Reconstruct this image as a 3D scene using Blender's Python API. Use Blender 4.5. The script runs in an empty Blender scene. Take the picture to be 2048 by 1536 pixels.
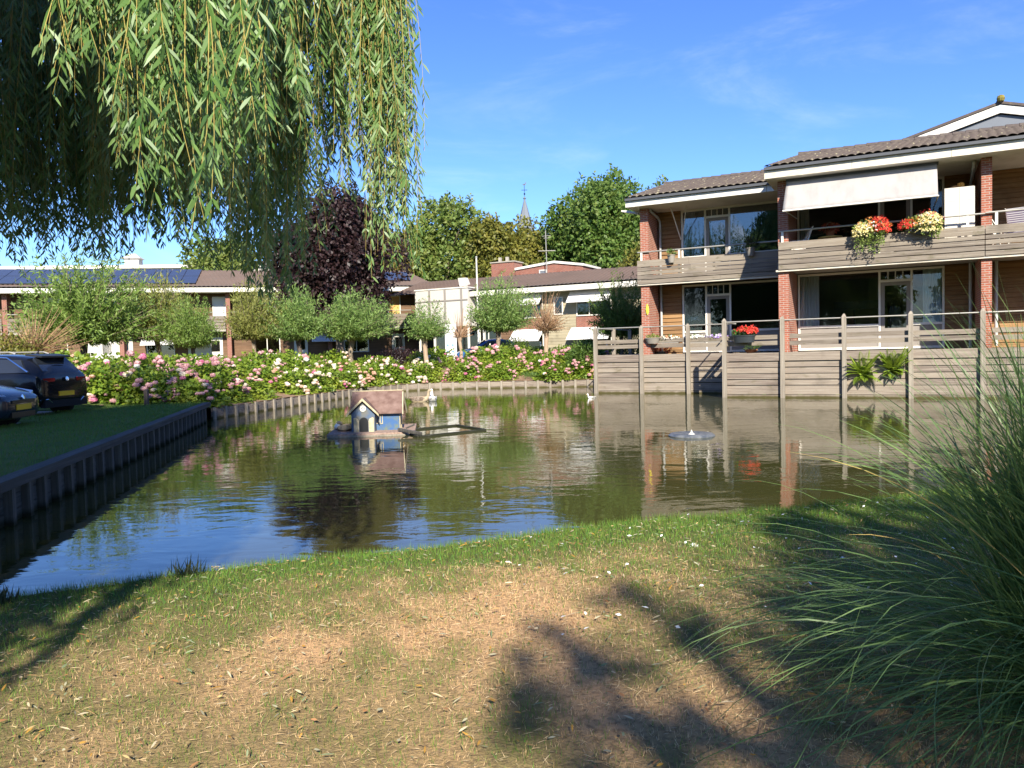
import bpy, math, random
import numpy as np
from mathutils import Vector, Matrix
R_ = math.radians
S = bpy.context.scene
COL = S.collection
rng = np.random.default_rng(7)
random.seed(7)
# ------------------------------------------------------------------ camera, sky, sun
cd = bpy.data.cameras.new("camera"); cam = bpy.data.objects.new("camera", cd); COL.objects.link(cam)
cd.sensor_width = 36.0; cd.lens = 36.0 * 1530 / 2048; cd.clip_end = 4000; cd.clip_start = .05
cam.location = (0, 0, 1.75); cam.rotation_mode = 'QUATERNION'
cam.rotation_quaternion = (Matrix.Rotation(math.pi/2 - math.atan(68/1530), 3, 'X') @ Matrix.Rotation(-.026, 3, 'Z')).to_quaternion()
S.camera = cam
SUN_AZ, SUN_EL = 172.0, 33.0          # azimuth clockwise from +Y
w = bpy.data.worlds.new("World"); S.world = w; w.use_nodes = True
nt = w.node_tree; nt.nodes.clear()
def N(t, typ, **k):
    n = t.nodes.new(typ)
    for a, b in k.items(): setattr(n, a, b)
    return n
out = N(nt, 'ShaderNodeOutputWorld'); bg = N(nt, 'ShaderNodeBackground'); sky = N(nt, 'ShaderNodeTexSky', sky_type='NISHITA', sun_disc=False)
sky.sun_elevation = R_(SUN_EL); sky.sun_rotation = R_(SUN_AZ); sky.air_density = 1.0; sky.dust_density = .05; sky.ozone_density = 4.5
bg.inputs[1].default_value = .11
tc = N(nt, 'ShaderNodeTexCoord')
def cloud(scale, stretch, lo, hi, seed, detail=7):
    mp = N(nt, 'ShaderNodeMapping'); mp.inputs['Scale'].default_value = stretch; mp.inputs['Location'].default_value = (seed, seed*.7, 0)
    mp.inputs['Rotation'].default_value = (0, R_(18), 0)
    nz = N(nt, 'ShaderNodeTexNoise'); nz.inputs['Scale'].default_value = scale; nz.inputs['Detail'].default_value = detail; nz.inputs['Roughness'].default_value = .62; nz.inputs['Distortion'].default_value = .5
    rp = N(nt, 'ShaderNodeMapRange', interpolation_type='SMOOTHSTEP'); rp.inputs[1].default_value = lo; rp.inputs[2].default_value = hi
    nt.links.new(tc.outputs['Generated'], mp.inputs[0]); nt.links.new(mp.outputs[0], nz.inputs[0]); nt.links.new(nz.outputs[0], rp.inputs[0])
    return rp.outputs[0]
wisp = cloud(2.6, (1, 1, 3.4), .50, .82, 3.1)
puff = cloud(4.2, (1, 1, 1.9), .52, .60, 8.3)
sp = N(nt, 'ShaderNodeSeparateXYZ'); nt.links.new(tc.outputs['Generated'], sp.inputs[0])
def mr(sock, a, b, c=0., d=1.):
    m = N(nt, 'ShaderNodeMapRange', interpolation_type='SMOOTHSTEP')
    for i, v in enumerate((a, b, c, d)): m.inputs[i+1].default_value = v
    nt.links.new(sock, m.inputs[0]); return m.outputs[0]
def mul(a, b):
    m = N(nt, 'ShaderNodeMath', operation='MULTIPLY')
    for i, s in enumerate((a, b)):
        if isinstance(s, (int, float)): m.inputs[i].default_value = s
        else: nt.links.new(s, m.inputs[i])
    return m.outputs[0]
back = mr(sp.outputs[1], .1, -.35); high = mr(sp.outputs[2], .34, .20)     # cumulus stand low in the sky opposite the view
f1 = mul(wisp, .22); f2 = mul(mul(puff, back), mul(high, .45))
mx1 = N(nt, 'ShaderNodeMixRGB'); mx2 = N(nt, 'ShaderNodeMixRGB')
hs = N(nt, 'ShaderNodeHueSaturation'); hs.inputs['Saturation'].default_value = 1.12; hs.inputs['Hue'].default_value = .514
nt.links.new(sky.outputs[0], hs.inputs['Color'])
tn = N(nt, 'ShaderNodeMixRGB', blend_type='MULTIPLY'); tn.inputs[0].default_value = 1; nt.links.new(hs.outputs[0], tn.inputs[1]); tn.inputs[2].default_value = (.72, .86, 1.0, 1)
nt.links.new(f1, mx1.inputs[0]); nt.links.new(tn.outputs[0], mx1.inputs[1]); mx1.inputs[2].default_value = (6.5, 6.8, 7.4, 1)
nt.links.new(f2, mx2.inputs[0]); nt.links.new(mx1.outputs[0], mx2.inputs[1]); mx2.inputs[2].default_value = (9, 8.8, 8.6, 1)
nt.links.new(mx2.outputs[0], bg.inputs[0]); nt.links.new(bg.outputs[0], out.inputs[0])
sl = bpy.data.lights.new("sun", 'SUN'); sl.energy = 5.0; sl.angle = R_(.75); sl.color = (1, .93, .80)
so = bpy.data.objects.new("sun", sl); COL.objects.link(so); so.rotation_mode = 'QUATERNION'
_a, _e = R_(SUN_AZ), R_(SUN_EL)
SUN = Vector((math.sin(_a)*math.cos(_e), math.cos(_a)*math.cos(_e), math.sin(_e)))
so.rotation_quaternion = (-SUN).to_track_quat('-Z', 'Y'); so.location = SUN * 80
V_ = S.view_settings; V_.view_transform = 'Standard'; V_.look = 'None'; V_.gamma = 1; V_.use_curve_mapping = False; V_.exposure = 1.12
S.cycles.max_bounces = 8; S.cycles.transparent_max_bounces = 12; S.cycles.caustics_reflective = False; S.cycles.caustics_refractive = False

# ------------------------------------------------------------------ materials
def newmat(name):
    m = bpy.data.materials.new(name); m.use_nodes = True
    t = m.node_tree; t.nodes.clear()
    o = N(t, 'ShaderNodeOutputMaterial'); p = N(t, 'ShaderNodeBsdfPrincipled'); t.links.new(p.outputs[0], o.inputs[0])
    return m, t, p, o
def rgb(c): return (c[0], c[1], c[2], 1)
def vary(t, base, other, fac):
    m = N(t, 'ShaderNodeMixRGB'); t.links.new(fac, m.inputs[0])
    for i, c in ((1, base), (2, other)):
        if isinstance(c, tuple): m.inputs[i].default_value = rgb(c)
        else: t.links.new(c, m.inputs[i])
    return m.outputs[0]
def noise(t, scale, stretch=(1, 1, 1), lo=.35, hi=.65, detail=5, coord='Object', rough=.6):
    c = N(t, 'ShaderNodeTexCoord'); mp = N(t, 'ShaderNodeMapping'); mp.inputs['Scale'].default_value = stretch
    nz = N(t, 'ShaderNodeTexNoise'); nz.inputs['Scale'].default_value = scale; nz.inputs['Detail'].default_value = detail; nz.inputs['Roughness'].default_value = rough
    r = N(t, 'ShaderNodeMapRange'); r.inputs[1].default_value = lo; r.inputs[2].default_value = hi
    t.links.new(c.outputs[coord], mp.inputs[0]); t.links.new(mp.outputs[0], nz.inputs[0]); t.links.new(nz.outputs[0], r.inputs[0])
    return r.outputs[0]
def bump(t, p, h, strength=.3, dist=.01):
    b = N(t, 'ShaderNodeBump'); b.inputs['Strength'].default_value = strength; b.inputs['Distance'].default_value = dist
    t.links.new(h, b.inputs['Height']); t.links.new(b.outputs[0], p.inputs['Normal'])
def plain(name, c, rough=.5, spec=.4, metal=0., dirt=None, amt=.5, scale=3., stretch=(1, 1, 1), bmp=0., lo=.4, hi=.75):
    m, t, p, o = newmat(name)
    p.inputs['Roughness'].default_value = rough; p.inputs['Specular IOR Level'].default_value = spec; p.inputs['Metallic'].default_value = metal
    d = dirt or tuple(x*.72 for x in c)
    n = noise(t, scale, stretch, lo, hi)
    k = N(t, 'ShaderNodeMath', operation='MULTIPLY'); k.inputs[1].default_value = amt; t.links.new(n, k.inputs[0])
    t.links.new(vary(t, c, d, k.outputs[0]), p.inputs['Base Color'])
    if bmp: bump(t, p, noise(t, scale*6, stretch, 0, 1), bmp)
    return m
def boards(name, a, b, c, along='x', grain=1., bmp=.35, moss=None, wet=None):
    """weathered timber: every board (mesh island) its own tone, grain along the board, stains"""
    m, t, p, o = newmat(name)
    p.inputs['Roughness'].default_value = .85; p.inputs['Specular IOR Level'].default_value = .2
    st = {'x': (.6, 9, 22), 'z': (14, 14, .5)}[along]
    g = N(t, 'ShaderNodeNewGeometry')
    col = vary(t, a, b, g.outputs['Random Per Island'])
    col = vary(t, col, c, noise(t, 1.6*grain, st, .42, .78, 6))
    col = vary(t, col, tuple(x*.45 for x in a), noise(t, 1.1, (1, 1, 1), .55, .85, 6))
    if moss: col = vary(t, col, moss, noise(t, 2.3, (1, 1, 2.2), .58, .78, 6))
    if wet:
        tc_ = N(t, 'ShaderNodeTexCoord'); sz_ = N(t, 'ShaderNodeSeparateXYZ'); t.links.new(tc_.outputs['Object'], sz_.inputs[0])
        wn = N(t, 'ShaderNodeMath', operation='MULTIPLY_ADD'); t.links.new(noise(t, 3., (1, 1, .3), .3, .7), wn.inputs[0]); wn.inputs[1].default_value = -.05; t.links.new(sz_.outputs[2], wn.inputs[2])
        wr_ = N(t, 'ShaderNodeMapRange'); wr_.inputs[1].default_value = .075; wr_.inputs[2].default_value = .0; t.links.new(wn.outputs[0], wr_.inputs[0])
        col = vary(t, col, wet, wr_.outputs[0])
    t.links.new(col, p.inputs['Base Color'])
    bump(t, p, noise(t, 2.5*grain, st, 0, 1, 6), bmp, .008)
    return m
def leafmat(name, a, b, trans=.35, rough=.5, spec=.35, tcol=None, c=None):
    m, t, p, o = newmat(name)
    g = N(t, 'ShaderNodeNewGeometry')
    col = vary(t, a, b, g.outputs['Random Per Island'])
    if c: col = vary(t, col, c, noise(t, .9, (1, 1, 1), .5, .72, 3))
    t.links.new(col, p.inputs['Base Color']); p.inputs['Roughness'].default_value = rough; p.inputs['Specular IOR Level'].default_value = spec
    tr = N(t, 'ShaderNodeBsdfTranslucent'); mx = N(t, 'ShaderNodeMixShader'); mx.inputs[0].default_value = trans
    hs = N(t, 'ShaderNodeHueSaturation'); hs.inputs['Value'].default_value = 1.25; hs.inputs['Hue'].default_value = .485
    t.links.new(col, hs.inputs['Color']); t.links.new(hs.outputs[0], tr.inputs[0])
    t.links.new(p.outputs[0], mx.inputs[1]); t.links.new(tr.outputs[0], mx.inputs[2]); t.links.new(mx.outputs[0], o.inputs[0])
    return m
def attrleaf(name, trans=.3):
    m, t, p, o = newmat(name)
    a = N(t, 'ShaderNodeAttribute', attribute_name='tint')
    t.links.new(a.outputs[0], p.inputs['Base Color']); p.inputs['Roughness'].default_value = .6; p.inputs['Specular IOR Level'].default_value = .2
    tr = N(t, 'ShaderNodeBsdfTranslucent'); mx = N(t, 'ShaderNodeMixShader'); mx.inputs[0].default_value = trans
    t.links.new(a.outputs[0], tr.inputs[0]); t.links.new(p.outputs[0], mx.inputs[1]); t.links.new(tr.outputs[0], mx.inputs[2]); t.links.new(mx.outputs[0], o.inputs[0])
    return m
def glassmat(name, tint=(.80, .86, .86), ior=1.75):
    m, t, p, o = newmat(name)
    t.nodes.remove(p)
    fr = N(t, 'ShaderNodeFresnel'); fr.inputs[0].default_value = ior
    tb = N(t, 'ShaderNodeBsdfTransparent'); tb.inputs[0].default_value = rgb(tint)
    gl = N(t, 'ShaderNodeBsdfGlossy'); gl.inputs['Roughness'].default_value = .0
    c = N(t, 'ShaderNodeTexCoord'); nz = N(t, 'ShaderNodeTexNoise'); nz.inputs['Scale'].default_value = .7
    b = N(t, 'ShaderNodeBump'); b.inputs['Strength'].default_value = .04; b.inputs['Distance'].default_value = .1
    t.links.new(c.outputs['Object'], nz.inputs[0]); t.links.new(nz.outputs[0], b.inputs['Height']); t.links.new(b.outputs[0], gl.inputs['Normal'])
    mx = N(t, 'ShaderNodeMixShader'); t.links.new(fr.outputs[0], mx.inputs[0]); t.links.new(tb.outputs[0], mx.inputs[1]); t.links.new(gl.outputs[0], mx.inputs[2]); t.links.new(mx.outputs[0], o.inputs[0])
    return m
def brickmat(name, a, b, mortar, scale=1.):
    m, t, p, o = newmat(name)
    c = N(t, 'ShaderNodeTexCoord'); s = N(t, 'ShaderNodeSeparateXYZ'); t.links.new(c.outputs['Object'], s.inputs[0])
    ad = N(t, 'ShaderNodeMath', operation='ADD'); t.links.new(s.outputs[0], ad.inputs[0]); t.links.new(s.outputs[1], ad.inputs[1])
    cb = N(t, 'ShaderNodeCombineXYZ'); t.links.new(ad.outputs[0], cb.inputs[0]); t.links.new(s.outputs[2], cb.inputs[1])
    br = N(t, 'ShaderNodeTexBrick'); br.inputs['Scale'].default_value = scale
    br.inputs['Brick Width'].default_value = .21; br.inputs['Row Height'].default_value = .066; br.inputs['Mortar Size'].default_value = .0085; br.inputs['Mortar Smooth'].default_value = .2; br.inputs['Bias'].default_value = -.1
    br.inputs['Color1'].default_value = rgb(a); br.inputs['Color2'].default_value = rgb(b); br.inputs['Mortar'].default_value = rgb(mortar)
    t.links.new(cb.outputs[0], br.inputs[0])
    col = vary(t, br.outputs[0], tuple(x*.6 for x in a), noise(t, 2.2, (1, 1, 1), .55, .8, 5))
    t.links.new(col, p.inputs['Base Color']); p.inputs['Roughness'].default_value = .9; p.inputs['Specular IOR Level'].default_value = .15
    inv = N(t, 'ShaderNodeMath', operation='SUBTRACT'); inv.inputs[0].default_value = 1; t.links.new(br.outputs['Fac'], inv.inputs[1]); bump(t, p, inv.outputs[0], .5, .008)
    return m
M = {}
M['wood'] = boards('weathered_boards', (.235, .195, .15), (.13, .105, .085), (.33, .29, .23), moss=(.10, .09, .045))
M['wall_wood'] = boards('bank_boards', (.255, .21, .165), (.155, .12, .10), (.36, .315, .25), moss=(.13, .11, .06), wet=(.07, .06, .022))
M['post'] = boards('timber_posts', (.27, .235, .185), (.19, .16, .13), (.37, .33, .265), along='z')
M['darkbank'] = boards('grey_bank_boards', (.085, .08, .075), (.06, .058, .055), (.12, .118, .11), wet=(.02, .022, .012))
M['pile'] = boards('grey_piles', (.10, .093, .083), (.065, .06, .055), (.16, .15, .135), along='z', wet=(.02, .022, .012))
M['clad'] = boards('brown_cladding', (.27, .15, .065), (.15, .082, .038), (.36, .23, .115), bmp=.4)
M['clad_far'] = boards('dark_cladding', (.15, .085, .05), (.10, .058, .036), (.20, .13, .08))
M['clad_pale'] = boards('pale_cladding', (.34, .29, .19), (.26, .22, .15), (.40, .36, .26))
M['brick'] = brickmat('red_brick', (.33, .105, .062), (.24, .076, .048), (.38, .32, .27))
M['brick_far'] = brickmat('dark_red_brick', (.26, .085, .055), (.19, .065, .045), (.30, .24, .20))
M['white'] = plain('white_paint', (.66, .63, .56), .5, .3, dirt=(.34, .30, .23), amt=.6, scale=1.4, stretch=(1, 1, .6), lo=.48, hi=.8)
M['cream'] = plain('cream_fascia', (.60, .545, .445), .55, .3, dirt=(.24, .20, .13), amt=.8, scale=1.7, stretch=(1, 1, 2), lo=.50, hi=.78)
M['frame'] = plain('window_frame', (.74, .71, .64), .4, .4, amt=.25)
M['grey'] = plain('grey_panel', (.25, .225, .20), .5, .3, amt=.25)
M['dgrey'] = plain('dark_grey', (.075, .078, .085), .5, .4, amt=.3)
M['slate'] = plain('slate_grey_panel', (.15, .165, .19), .6, .3, amt=.2, scale=.8)
M['metal'] = plain('galvanised_rail', (.40, .38, .33), .45, .5, .5, amt=.4, scale=6)
M['pipe'] = plain('grey_pipe', (.42, .43, .42), .45, .4, amt=.3)
M['tile'] = plain('roof_tile', (.082, .064, .056), .75, .3, dirt=(.15, .125, .09), amt=.7, scale=7, lo=.5, hi=.75, bmp=.4)
M['tile_edge'] = plain('lichened_tile', (.11, .09, .072), .8, .2, dirt=(.30, .27, .17), amt=.9, scale=7., lo=.42, hi=.62, bmp=.4)
M['tile_far'] = plain('brown_roof_tile', (.105, .072, .060), .7, .3, dirt=(.07, .05, .042), amt=.6, scale=.6, bmp=.2)
M['awning'] = plain('awning_canvas', (.345, .325, .305), .8, .15, dirt=(.24, .225, .21), amt=.6, scale=2.4, stretch=(1.6, 1, .35), lo=.45, hi=.8)
M['awning_white'] = plain('white_awning', (.62, .60, .57), .8, .15, amt=.15)
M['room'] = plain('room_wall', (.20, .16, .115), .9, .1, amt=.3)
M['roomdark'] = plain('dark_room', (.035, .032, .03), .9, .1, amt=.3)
M['curtain'] = plain('white_curtain', (.80, .82, .84), .9, .1, amt=.1)
M['glass'] = glassmat('window_glass', (.86, .90, .90), 1.5)
M['glass_sky'] = glassmat('coated_window_glass', (.55, .62, .66), 2.3)
M['glass_far'] = glassmat('far_window_glass', (.5, .5, .5), 1.8)
M['black'] = plain('black', (.012, .012, .013), .4, .5, amt=.1)
M['concrete'] = plain('concrete_slab', (.36, .33, .28), .85, .2, dirt=(.20, .18, .14), amt=.6, scale=2.)
M['soil'] = plain('bark_mulch', (.21, .135, .085), .95, .1, dirt=(.40, .27, .17), amt=.8, scale=9., bmp=.8)
M['bark'] = boards('willow_bark', (.20, .155, .11), (.15, .115, .08), (.29, .23, .165), along='z', bmp=.8)
M['bark_pale'] = boards('pale_bark', (.36, .25, .17), (.29, .20, .135), (.46, .34, .24), along='z', bmp=.6)
M['bark_dark'] = boards('dark_bark', (.10, .08, .065), (.07, .055, .045), (.15, .12, .10), along='z', bmp=.6)

# ------------------------------------------------------------------ geometry helpers
def setp(o, label=None, cat=None, group=None, kind=None):
    if label: o['label'] = label
    if cat: o['category'] = cat
    if group: o['group'] = group
    if kind: o['kind'] = kind
    return o
def thing(name, label, cat, loc=(0, 0, 0), rz=0., group=None):
    o = bpy.data.objects.new(name, None); COL.objects.link(o); o.empty_display_size = .2
    o.location = loc; o.rotation_euler = (0, 0, rz)
    return setp(o, label, cat, group)
def link(name, me, mat, parent=None, loc=None, rz=None):
    o = bpy.data.objects.new(name, me); COL.objects.link(o)
    if mat is not None and not me.materials: me.materials.append(mat)
    if parent is not None: o.parent = parent
    if loc is not None: o.location = loc
    if rz is not None: o.rotation_euler = (0, 0, rz)
    return o
def npm(name, V, F, smooth=False, tint=None):
    """mesh from arrays; F is a list of (n,k) index arrays"""
    me = bpy.data.meshes.new(name)
    V = np.asarray(V, np.float32); F = [np.asarray(f, np.int32) for f in F if len(f)]
    me.vertices.add(len(V)); me.vertices.foreach_set('co', V.ravel())
    loops = np.concatenate([f.ravel() for f in F]); tot = np.concatenate([np.full(len(f), f.shape[1], np.int32) for f in F])
    st = np.concatenate([[0], np.cumsum(tot)[:-1]]).astype(np.int32)
    me.loops.add(len(loops)); me.loops.foreach_set('vertex_index', loops)
    me.polygons.add(len(tot)); me.polygons.foreach_set('loop_start', st); me.polygons.foreach_set('loop_total', tot)
    if smooth: me.polygons.foreach_set('use_smooth', np.ones(len(tot), bool))
    if tint is not None:
        a = me.color_attributes.new('tint', 'FLOAT_COLOR', 'POINT')
        a.data.foreach_set('color', np.c_[tint, np.ones(len(tint))].astype(np.float32).ravel())
    me.update(calc_edges=True); me.validate()
    return me
class MB:
    """collects boxes, tubes, lofts and sheets; build() links them as ONE mesh object"""
    def __init__(s): s.v = []; s.f = []
    def add(s, v, f):
        k = len(s.v); s.v += [tuple(p) for p in v]; s.f += [tuple(i+k for i in q) for q in f]; return s
    def box(s, x0, x1, y0, y1, z0, z1):
        return s.add([(x, y, z) for z in (z0, z1) for y in (y0, y1) for x in (x0, x1)],
                     [(0, 2, 3, 1), (4, 5, 7, 6), (0, 1, 5, 4), (2, 6, 7, 3), (0, 4, 6, 2), (1, 3, 7, 5)])
    def hexa(s, p):       # 8 corners: bottom 4 (ccw), top 4
        return s.add(p, [(3, 2, 1, 0), (4, 5, 6, 7), (0, 1, 5, 4), (1, 2, 6, 5), (2, 3, 7, 6), (3, 0, 4, 7)])
    def prism(s, poly, y0, y1, axis='y'):
        """polygon of (a,b) extruded; axis y: (x,z) polygon along y; x: (y,z) along x; z: (x,y) along z"""
        P = {'y': lambda a, b, c: (a, c, b), 'x': lambda a, b, c: (c, a, b), 'z': lambda a, b, c: (a, b, c)}[axis]
        n = len(poly); v = [P(a, b, y0) for a, b in poly] + [P(a, b, y1) for a, b in poly]
        return s.add(v, [tuple(range(n)), tuple(range(2*n-1, n-1, -1))] + [(i, i+n, (i+1) % n + n, (i+1) % n) for i in range(n)])
    def beam(s, a, b, w, h, up=(0, 0, 1)):
        a, b = Vector(a), Vector(b); d = (b-a).normalized(); r = d.cross(Vector(up))
        if r.length < 1e-4: r = d.cross(Vector((1, 0, 0)))
        r.normalize(); u = r.cross(d); r *= w/2; u *= h/2
        return s.hexa([a-r-u, a+r-u, a+r+u, a-r+u, b-r-u, b+r-u, b+r+u, b-r+u])
    def tube(s, pts, rad, n=8, cap=True, flat=1.):
        pts = [Vector(p) for p in pts]; rad = rad if hasattr(rad, '__len__') else [rad]*len(pts)
        k = len(s.v); up = None
        for i, p in enumerate(pts):
            d = (pts[min(i+1, len(pts)-1)] - pts[max(i-1, 0)]).normalized()
            if up is None: up = Vector((0, 0, 1)) if abs(d.z) < .9 else Vector((1, 0, 0))
            r = d.cross(up)
            if r.length < 1e-5: r = d.cross(Vector((.3, 1, .2)))
            r.normalize(); u = r.cross(d).normalized(); up = u
            for j in range(n):
                a = 2*math.pi*j/n; s.v.append(tuple(p + (r*math.cos(a) + u*math.sin(a)*flat)*rad[i]))
        for i in range(len(pts)-1):
            for j in range(n):
                s.f.append((k+i*n+j, k+i*n+(j+1) % n, k+(i+1)*n+(j+1) % n, k+(i+1)*n+j))
        if cap:
            s.f.append(tuple(k+j for j in range(n-1, -1, -1))); e = k+(len(pts)-1)*n; s.f.append(tuple(e+j for j in range(n)))
        return s
    def rings(s, rs, cap=True):
        n = len(rs[0]); k = len(s.v)
        for r in rs: s.v += [tuple(p) for p in r]
        for i in range(len(rs)-1):
            for j in range(n): s.f.append((k+i*n+j, k+i*n+(j+1) % n, k+(i+1)*n+(j+1) % n, k+(i+1)*n+j))
        if cap:
            s.f.append(tuple(k+j for j in range(n-1, -1, -1))); e = k+(len(rs)-1)*n; s.f.append(tuple(e+j for j in range(n)))
        return s
    def lathe(s, prof, n=16, c=(0, 0, 0)):
        return s.rings([[(c[0]+r*math.cos(2*math.pi*j/n), c[1]+r*math.sin(2*math.pi*j/n), c[2]+z) for j in range(n)] for r, z in prof])
    def grid(s, fn, nu, nv):
        k = len(s.v)
        for i in range(nu+1):
            for j in range(nv+1): s.v.append(tuple(fn(i/nu, j/nv)))
        for i in range(nu):
            for j in range(nv):
                a = k+i*(nv+1)+j; s.f.append((a, a+nv+1, a+nv+2, a+1))
        return s
    def build(s, name, mat, parent=None, smooth=False, loc=None, rz=None):
        me = bpy.data.meshes.new(name); me.from_pydata(s.v, [], s.f); me.update()
        if smooth:
            me.polygons.foreach_set('use_smooth', [True]*len(me.polygons))
            try: me.set_sharp_from_angle(angle=R_(38))
            except Exception: pass
        return link(name, me, mat, parent, loc, rz)
def unit(v): return v/np.maximum(np.linalg.norm(v, axis=-1, keepdims=True), 1e-9)
def rdir(n):
    return unit(rng.normal(size=(n, 3)))
def cards(C, D, Nn, L, W):
    """diamond leaves: centre-base C, direction D, side Nn, length L, width W -> V,F"""
    n = len(C); L = np.broadcast_to(L, n)[:, None]; W = np.broadcast_to(W, n)[:, None]
    s = unit(np.cross(D, Nn)); up = np.cross(s, D)
    V = np.stack([C, C+D*L*.45+s*W*.5+up*L*.06, C+D*L, C+D*L*.45-s*W*.5+up*L*.06], 1).reshape(-1, 3)
    return V, [np.arange(n*4).reshape(n, 4)]
def longleaf(C, D, Nn, L, W, droop=.25):
    """willow leaf: 6 vertices, curved"""
    n = len(C); L = np.broadcast_to(L, n)[:, None]; W = np.broadcast_to(W, n)[:, None]
    s = unit(np.cross(D, Nn)); g = np.array([0, 0, -1.]); D2 = unit(D+g*droop); m1 = C+D*L*.35; m2 = m1+D2*L*.35; tip = m2+unit(D2+g*droop)*L*.3
    V = np.stack([C, m1+s*W*.5, m1-s*W*.5, m2+s*W*.38, m2-s*W*.38, tip], 1).reshape(-1, 3)
    k = np.arange(n)[:, None]*6
    return V, [k+np.array([[0, 1, 2]]), k+np.array([[1, 3, 4, 2]]), k+np.array([[3, 5, 4]])]
def merge(parts):
    V = []; F = {}; off = 0
    for v, fs in parts:
        V.append(v)
        for f in fs: F.setdefault(f.shape[1], []).append(f+off)
        off += len(v)
    return np.concatenate(V), [np.concatenate(x) for x in F.values()]
_L = rng.random((64, 64))
def vnoise(x, y, s):
    x = np.asarray(x)*s+100; y = np.asarray(y)*s+100
    i = np.floor(x).astype(int); j = np.floor(y).astype(int); a = x-i; b = y-j; a = a*a*(3-2*a); b = b*b*(3-2*b)
    L = lambda p, q: _L[p % 64, q % 64]
    return (L(i, j)*(1-a)+L(i+1, j)*a)*(1-b)+(L(i, j+1)*(1-a)+L(i+1, j+1)*a)*b
def fbm(x, y, s): return .5*vnoise(x, y, s)+.3*vnoise(x, y, s*2.1)+.2*vnoise(x, y, s*4.3)
def copy_thing(o, loc, rz=0., sc=1., label=None):
    """copy of a thing with copies of its parts and sub-parts"""
    def cp(a, par):
        c = a.copy(); COL.objects.link(c)
        if par is not None: c.parent = par
        for ch in KIDS.get(a.name, []): cp(ch, c)
        return c
    KIDS = {}
    def walk(a):
        KIDS[a.name] = list(a.children)
        for ch in a.children: walk(ch)
    walk(o)
    c = cp(o, None); c.location = loc; c.rotation_euler = (0, 0, rz); c.scale = sc if hasattr(sc, '__len__') else (sc, sc, sc)
    if label: c['label'] = label
    return c
# ------------------------------------------------------------------ setting: pond, ground, lawns, banks
P0 = np.array([7.02, 25.22]); DU = np.array([.891, -.4535]); DV = np.array([.4535, .891])
FRZ = math.atan2(-.4535, .891)
def uv(u, v, z=0.): p = P0 + DU*u + DV*v; return (float(p[0]), float(p[1]), z)
NEAR = [(-4.66, 4.45), (-3.43, 5.0), (-2.74, 5.3), (-1.81, 5.75), (-.13, 6.2), (1.18, 6.66), (2.15, 6.97), (3.22, 7.29), (4.39, 7.66), (7, 8.5), (12, 10.2), (20, 13)]
FAR = [(4.6, 34.3), (3.3, 34.6), (1.5, 34.9), (0, 35.2), (-2, 35.5), (-3.6, 35.6), (-5.0, 34.7), (-6.2, 32.2), (-7.1, 28.5), (-7.9, 25), (-8.55, 21.75)]
LB0, LB1 = np.array([-4.62, 4.4]), np.array([-8.52, 21.25])          # left bank line
POND = np.array(NEAR + [uv(16, 0)[:2], uv(0, 0)[:2], uv(0, 2)[:2], uv(-5.25, 2)[:2], uv(-5.25, 5)[:2], (5.8, 34.1)] + FAR + [tuple(LB1)])
def sdf(x, y):
    x = np.asarray(x, float); y = np.asarray(y, float); d = np.full(x.shape, 1e9); ins = np.zeros(x.shape, bool)
    for i in range(len(POND)):
        a = POND[i]; b = POND[(i+1) % len(POND)]; e = b-a
        t = np.clip(((x-a[0])*e[0]+(y-a[1])*e[1])/(e@e), 0, 1)
        d = np.minimum(d, np.hypot(x-a[0]-t*e[0], y-a[1]-t*e[1]))
        c = ((a[1] > y) != (b[1] > y))
        with np.errstate(divide='ignore', invalid='ignore'):
            xx = a[0]+(y-a[1])/(b[1]-a[1])*(b[0]-a[0])
        ins ^= c & (x < xx)
    return np.where(ins, -d, d)
sst = lambda a, b, x: (lambda t: t*t*(3-2*t))(np.clip((np.asarray(x, float)-a)/(b-a), 0, 1))
def far_h(d): return .31 + .72*sst(0, 5.5, d)
def lbx(y): return LB0[0] + (y-LB0[1])*(LB1[0]-LB0[0])/(LB1[1]-LB0[1])
def land(x, y, d):
    left = sst(-3.6, -6, x); base = .20+.20*left
    farw = sst(20.5, 23.5, y)*sst(9, 5, x); right = sst(16, 22, y)*sst(5, 9, x)
    h = base*(1-farw)+far_h(d)*farw
    return h*(1-right)+1.3*right
def axis(lo, hi, step, far):
    a = list(np.arange(lo, hi+.01, step)); s = step
    while a[-1] < far: s *= 1.35; a.append(a[-1]+s)
    s = step; b = [a[0]]
    while b[0] > -far: s *= 1.35; b.insert(0, b[0]-s)
    return np.array(b[:-1]+a)
gx, gy = axis(-34, 30, .5, 1800), axis(-14, 52, .5, 1800)
X, Y = np.meshgrid(gx, gy, indexing='ij'); d = sdf(X, Y)
Z = np.where(d > .45, land(X, Y, d)-.05, -.7)
nx, ny = X.shape; idx = np.arange(nx*ny).reshape(nx, ny)
F = np.stack([idx[:-1, :-1], idx[1:, :-1], idx[1:, 1:], idx[:-1, 1:]], -1).reshape(-1, 4)
m, t, p, o = newmat('rough_grass'); p.inputs['Roughness'].default_value = .95; p.inputs['Specular IOR Level'].default_value = .1
c1 = vary(t, (.055, .095, .022), (.10, .12, .035), noise(t, .35, lo=.4, hi=.65)); c1 = vary(t, c1, (.16, .13, .06), noise(t, 3., lo=.5, hi=.75)); t.links.new(c1, p.inputs['Base Color']); bump(t, p, noise(t, 14, lo=0, hi=1), .8, .03)
M['ground'] = m
setp(link('ground', npm('ground', np.stack([X, Y, Z], -1).reshape(-1, 3), [F]), M['ground']), kind='structure')

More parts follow.
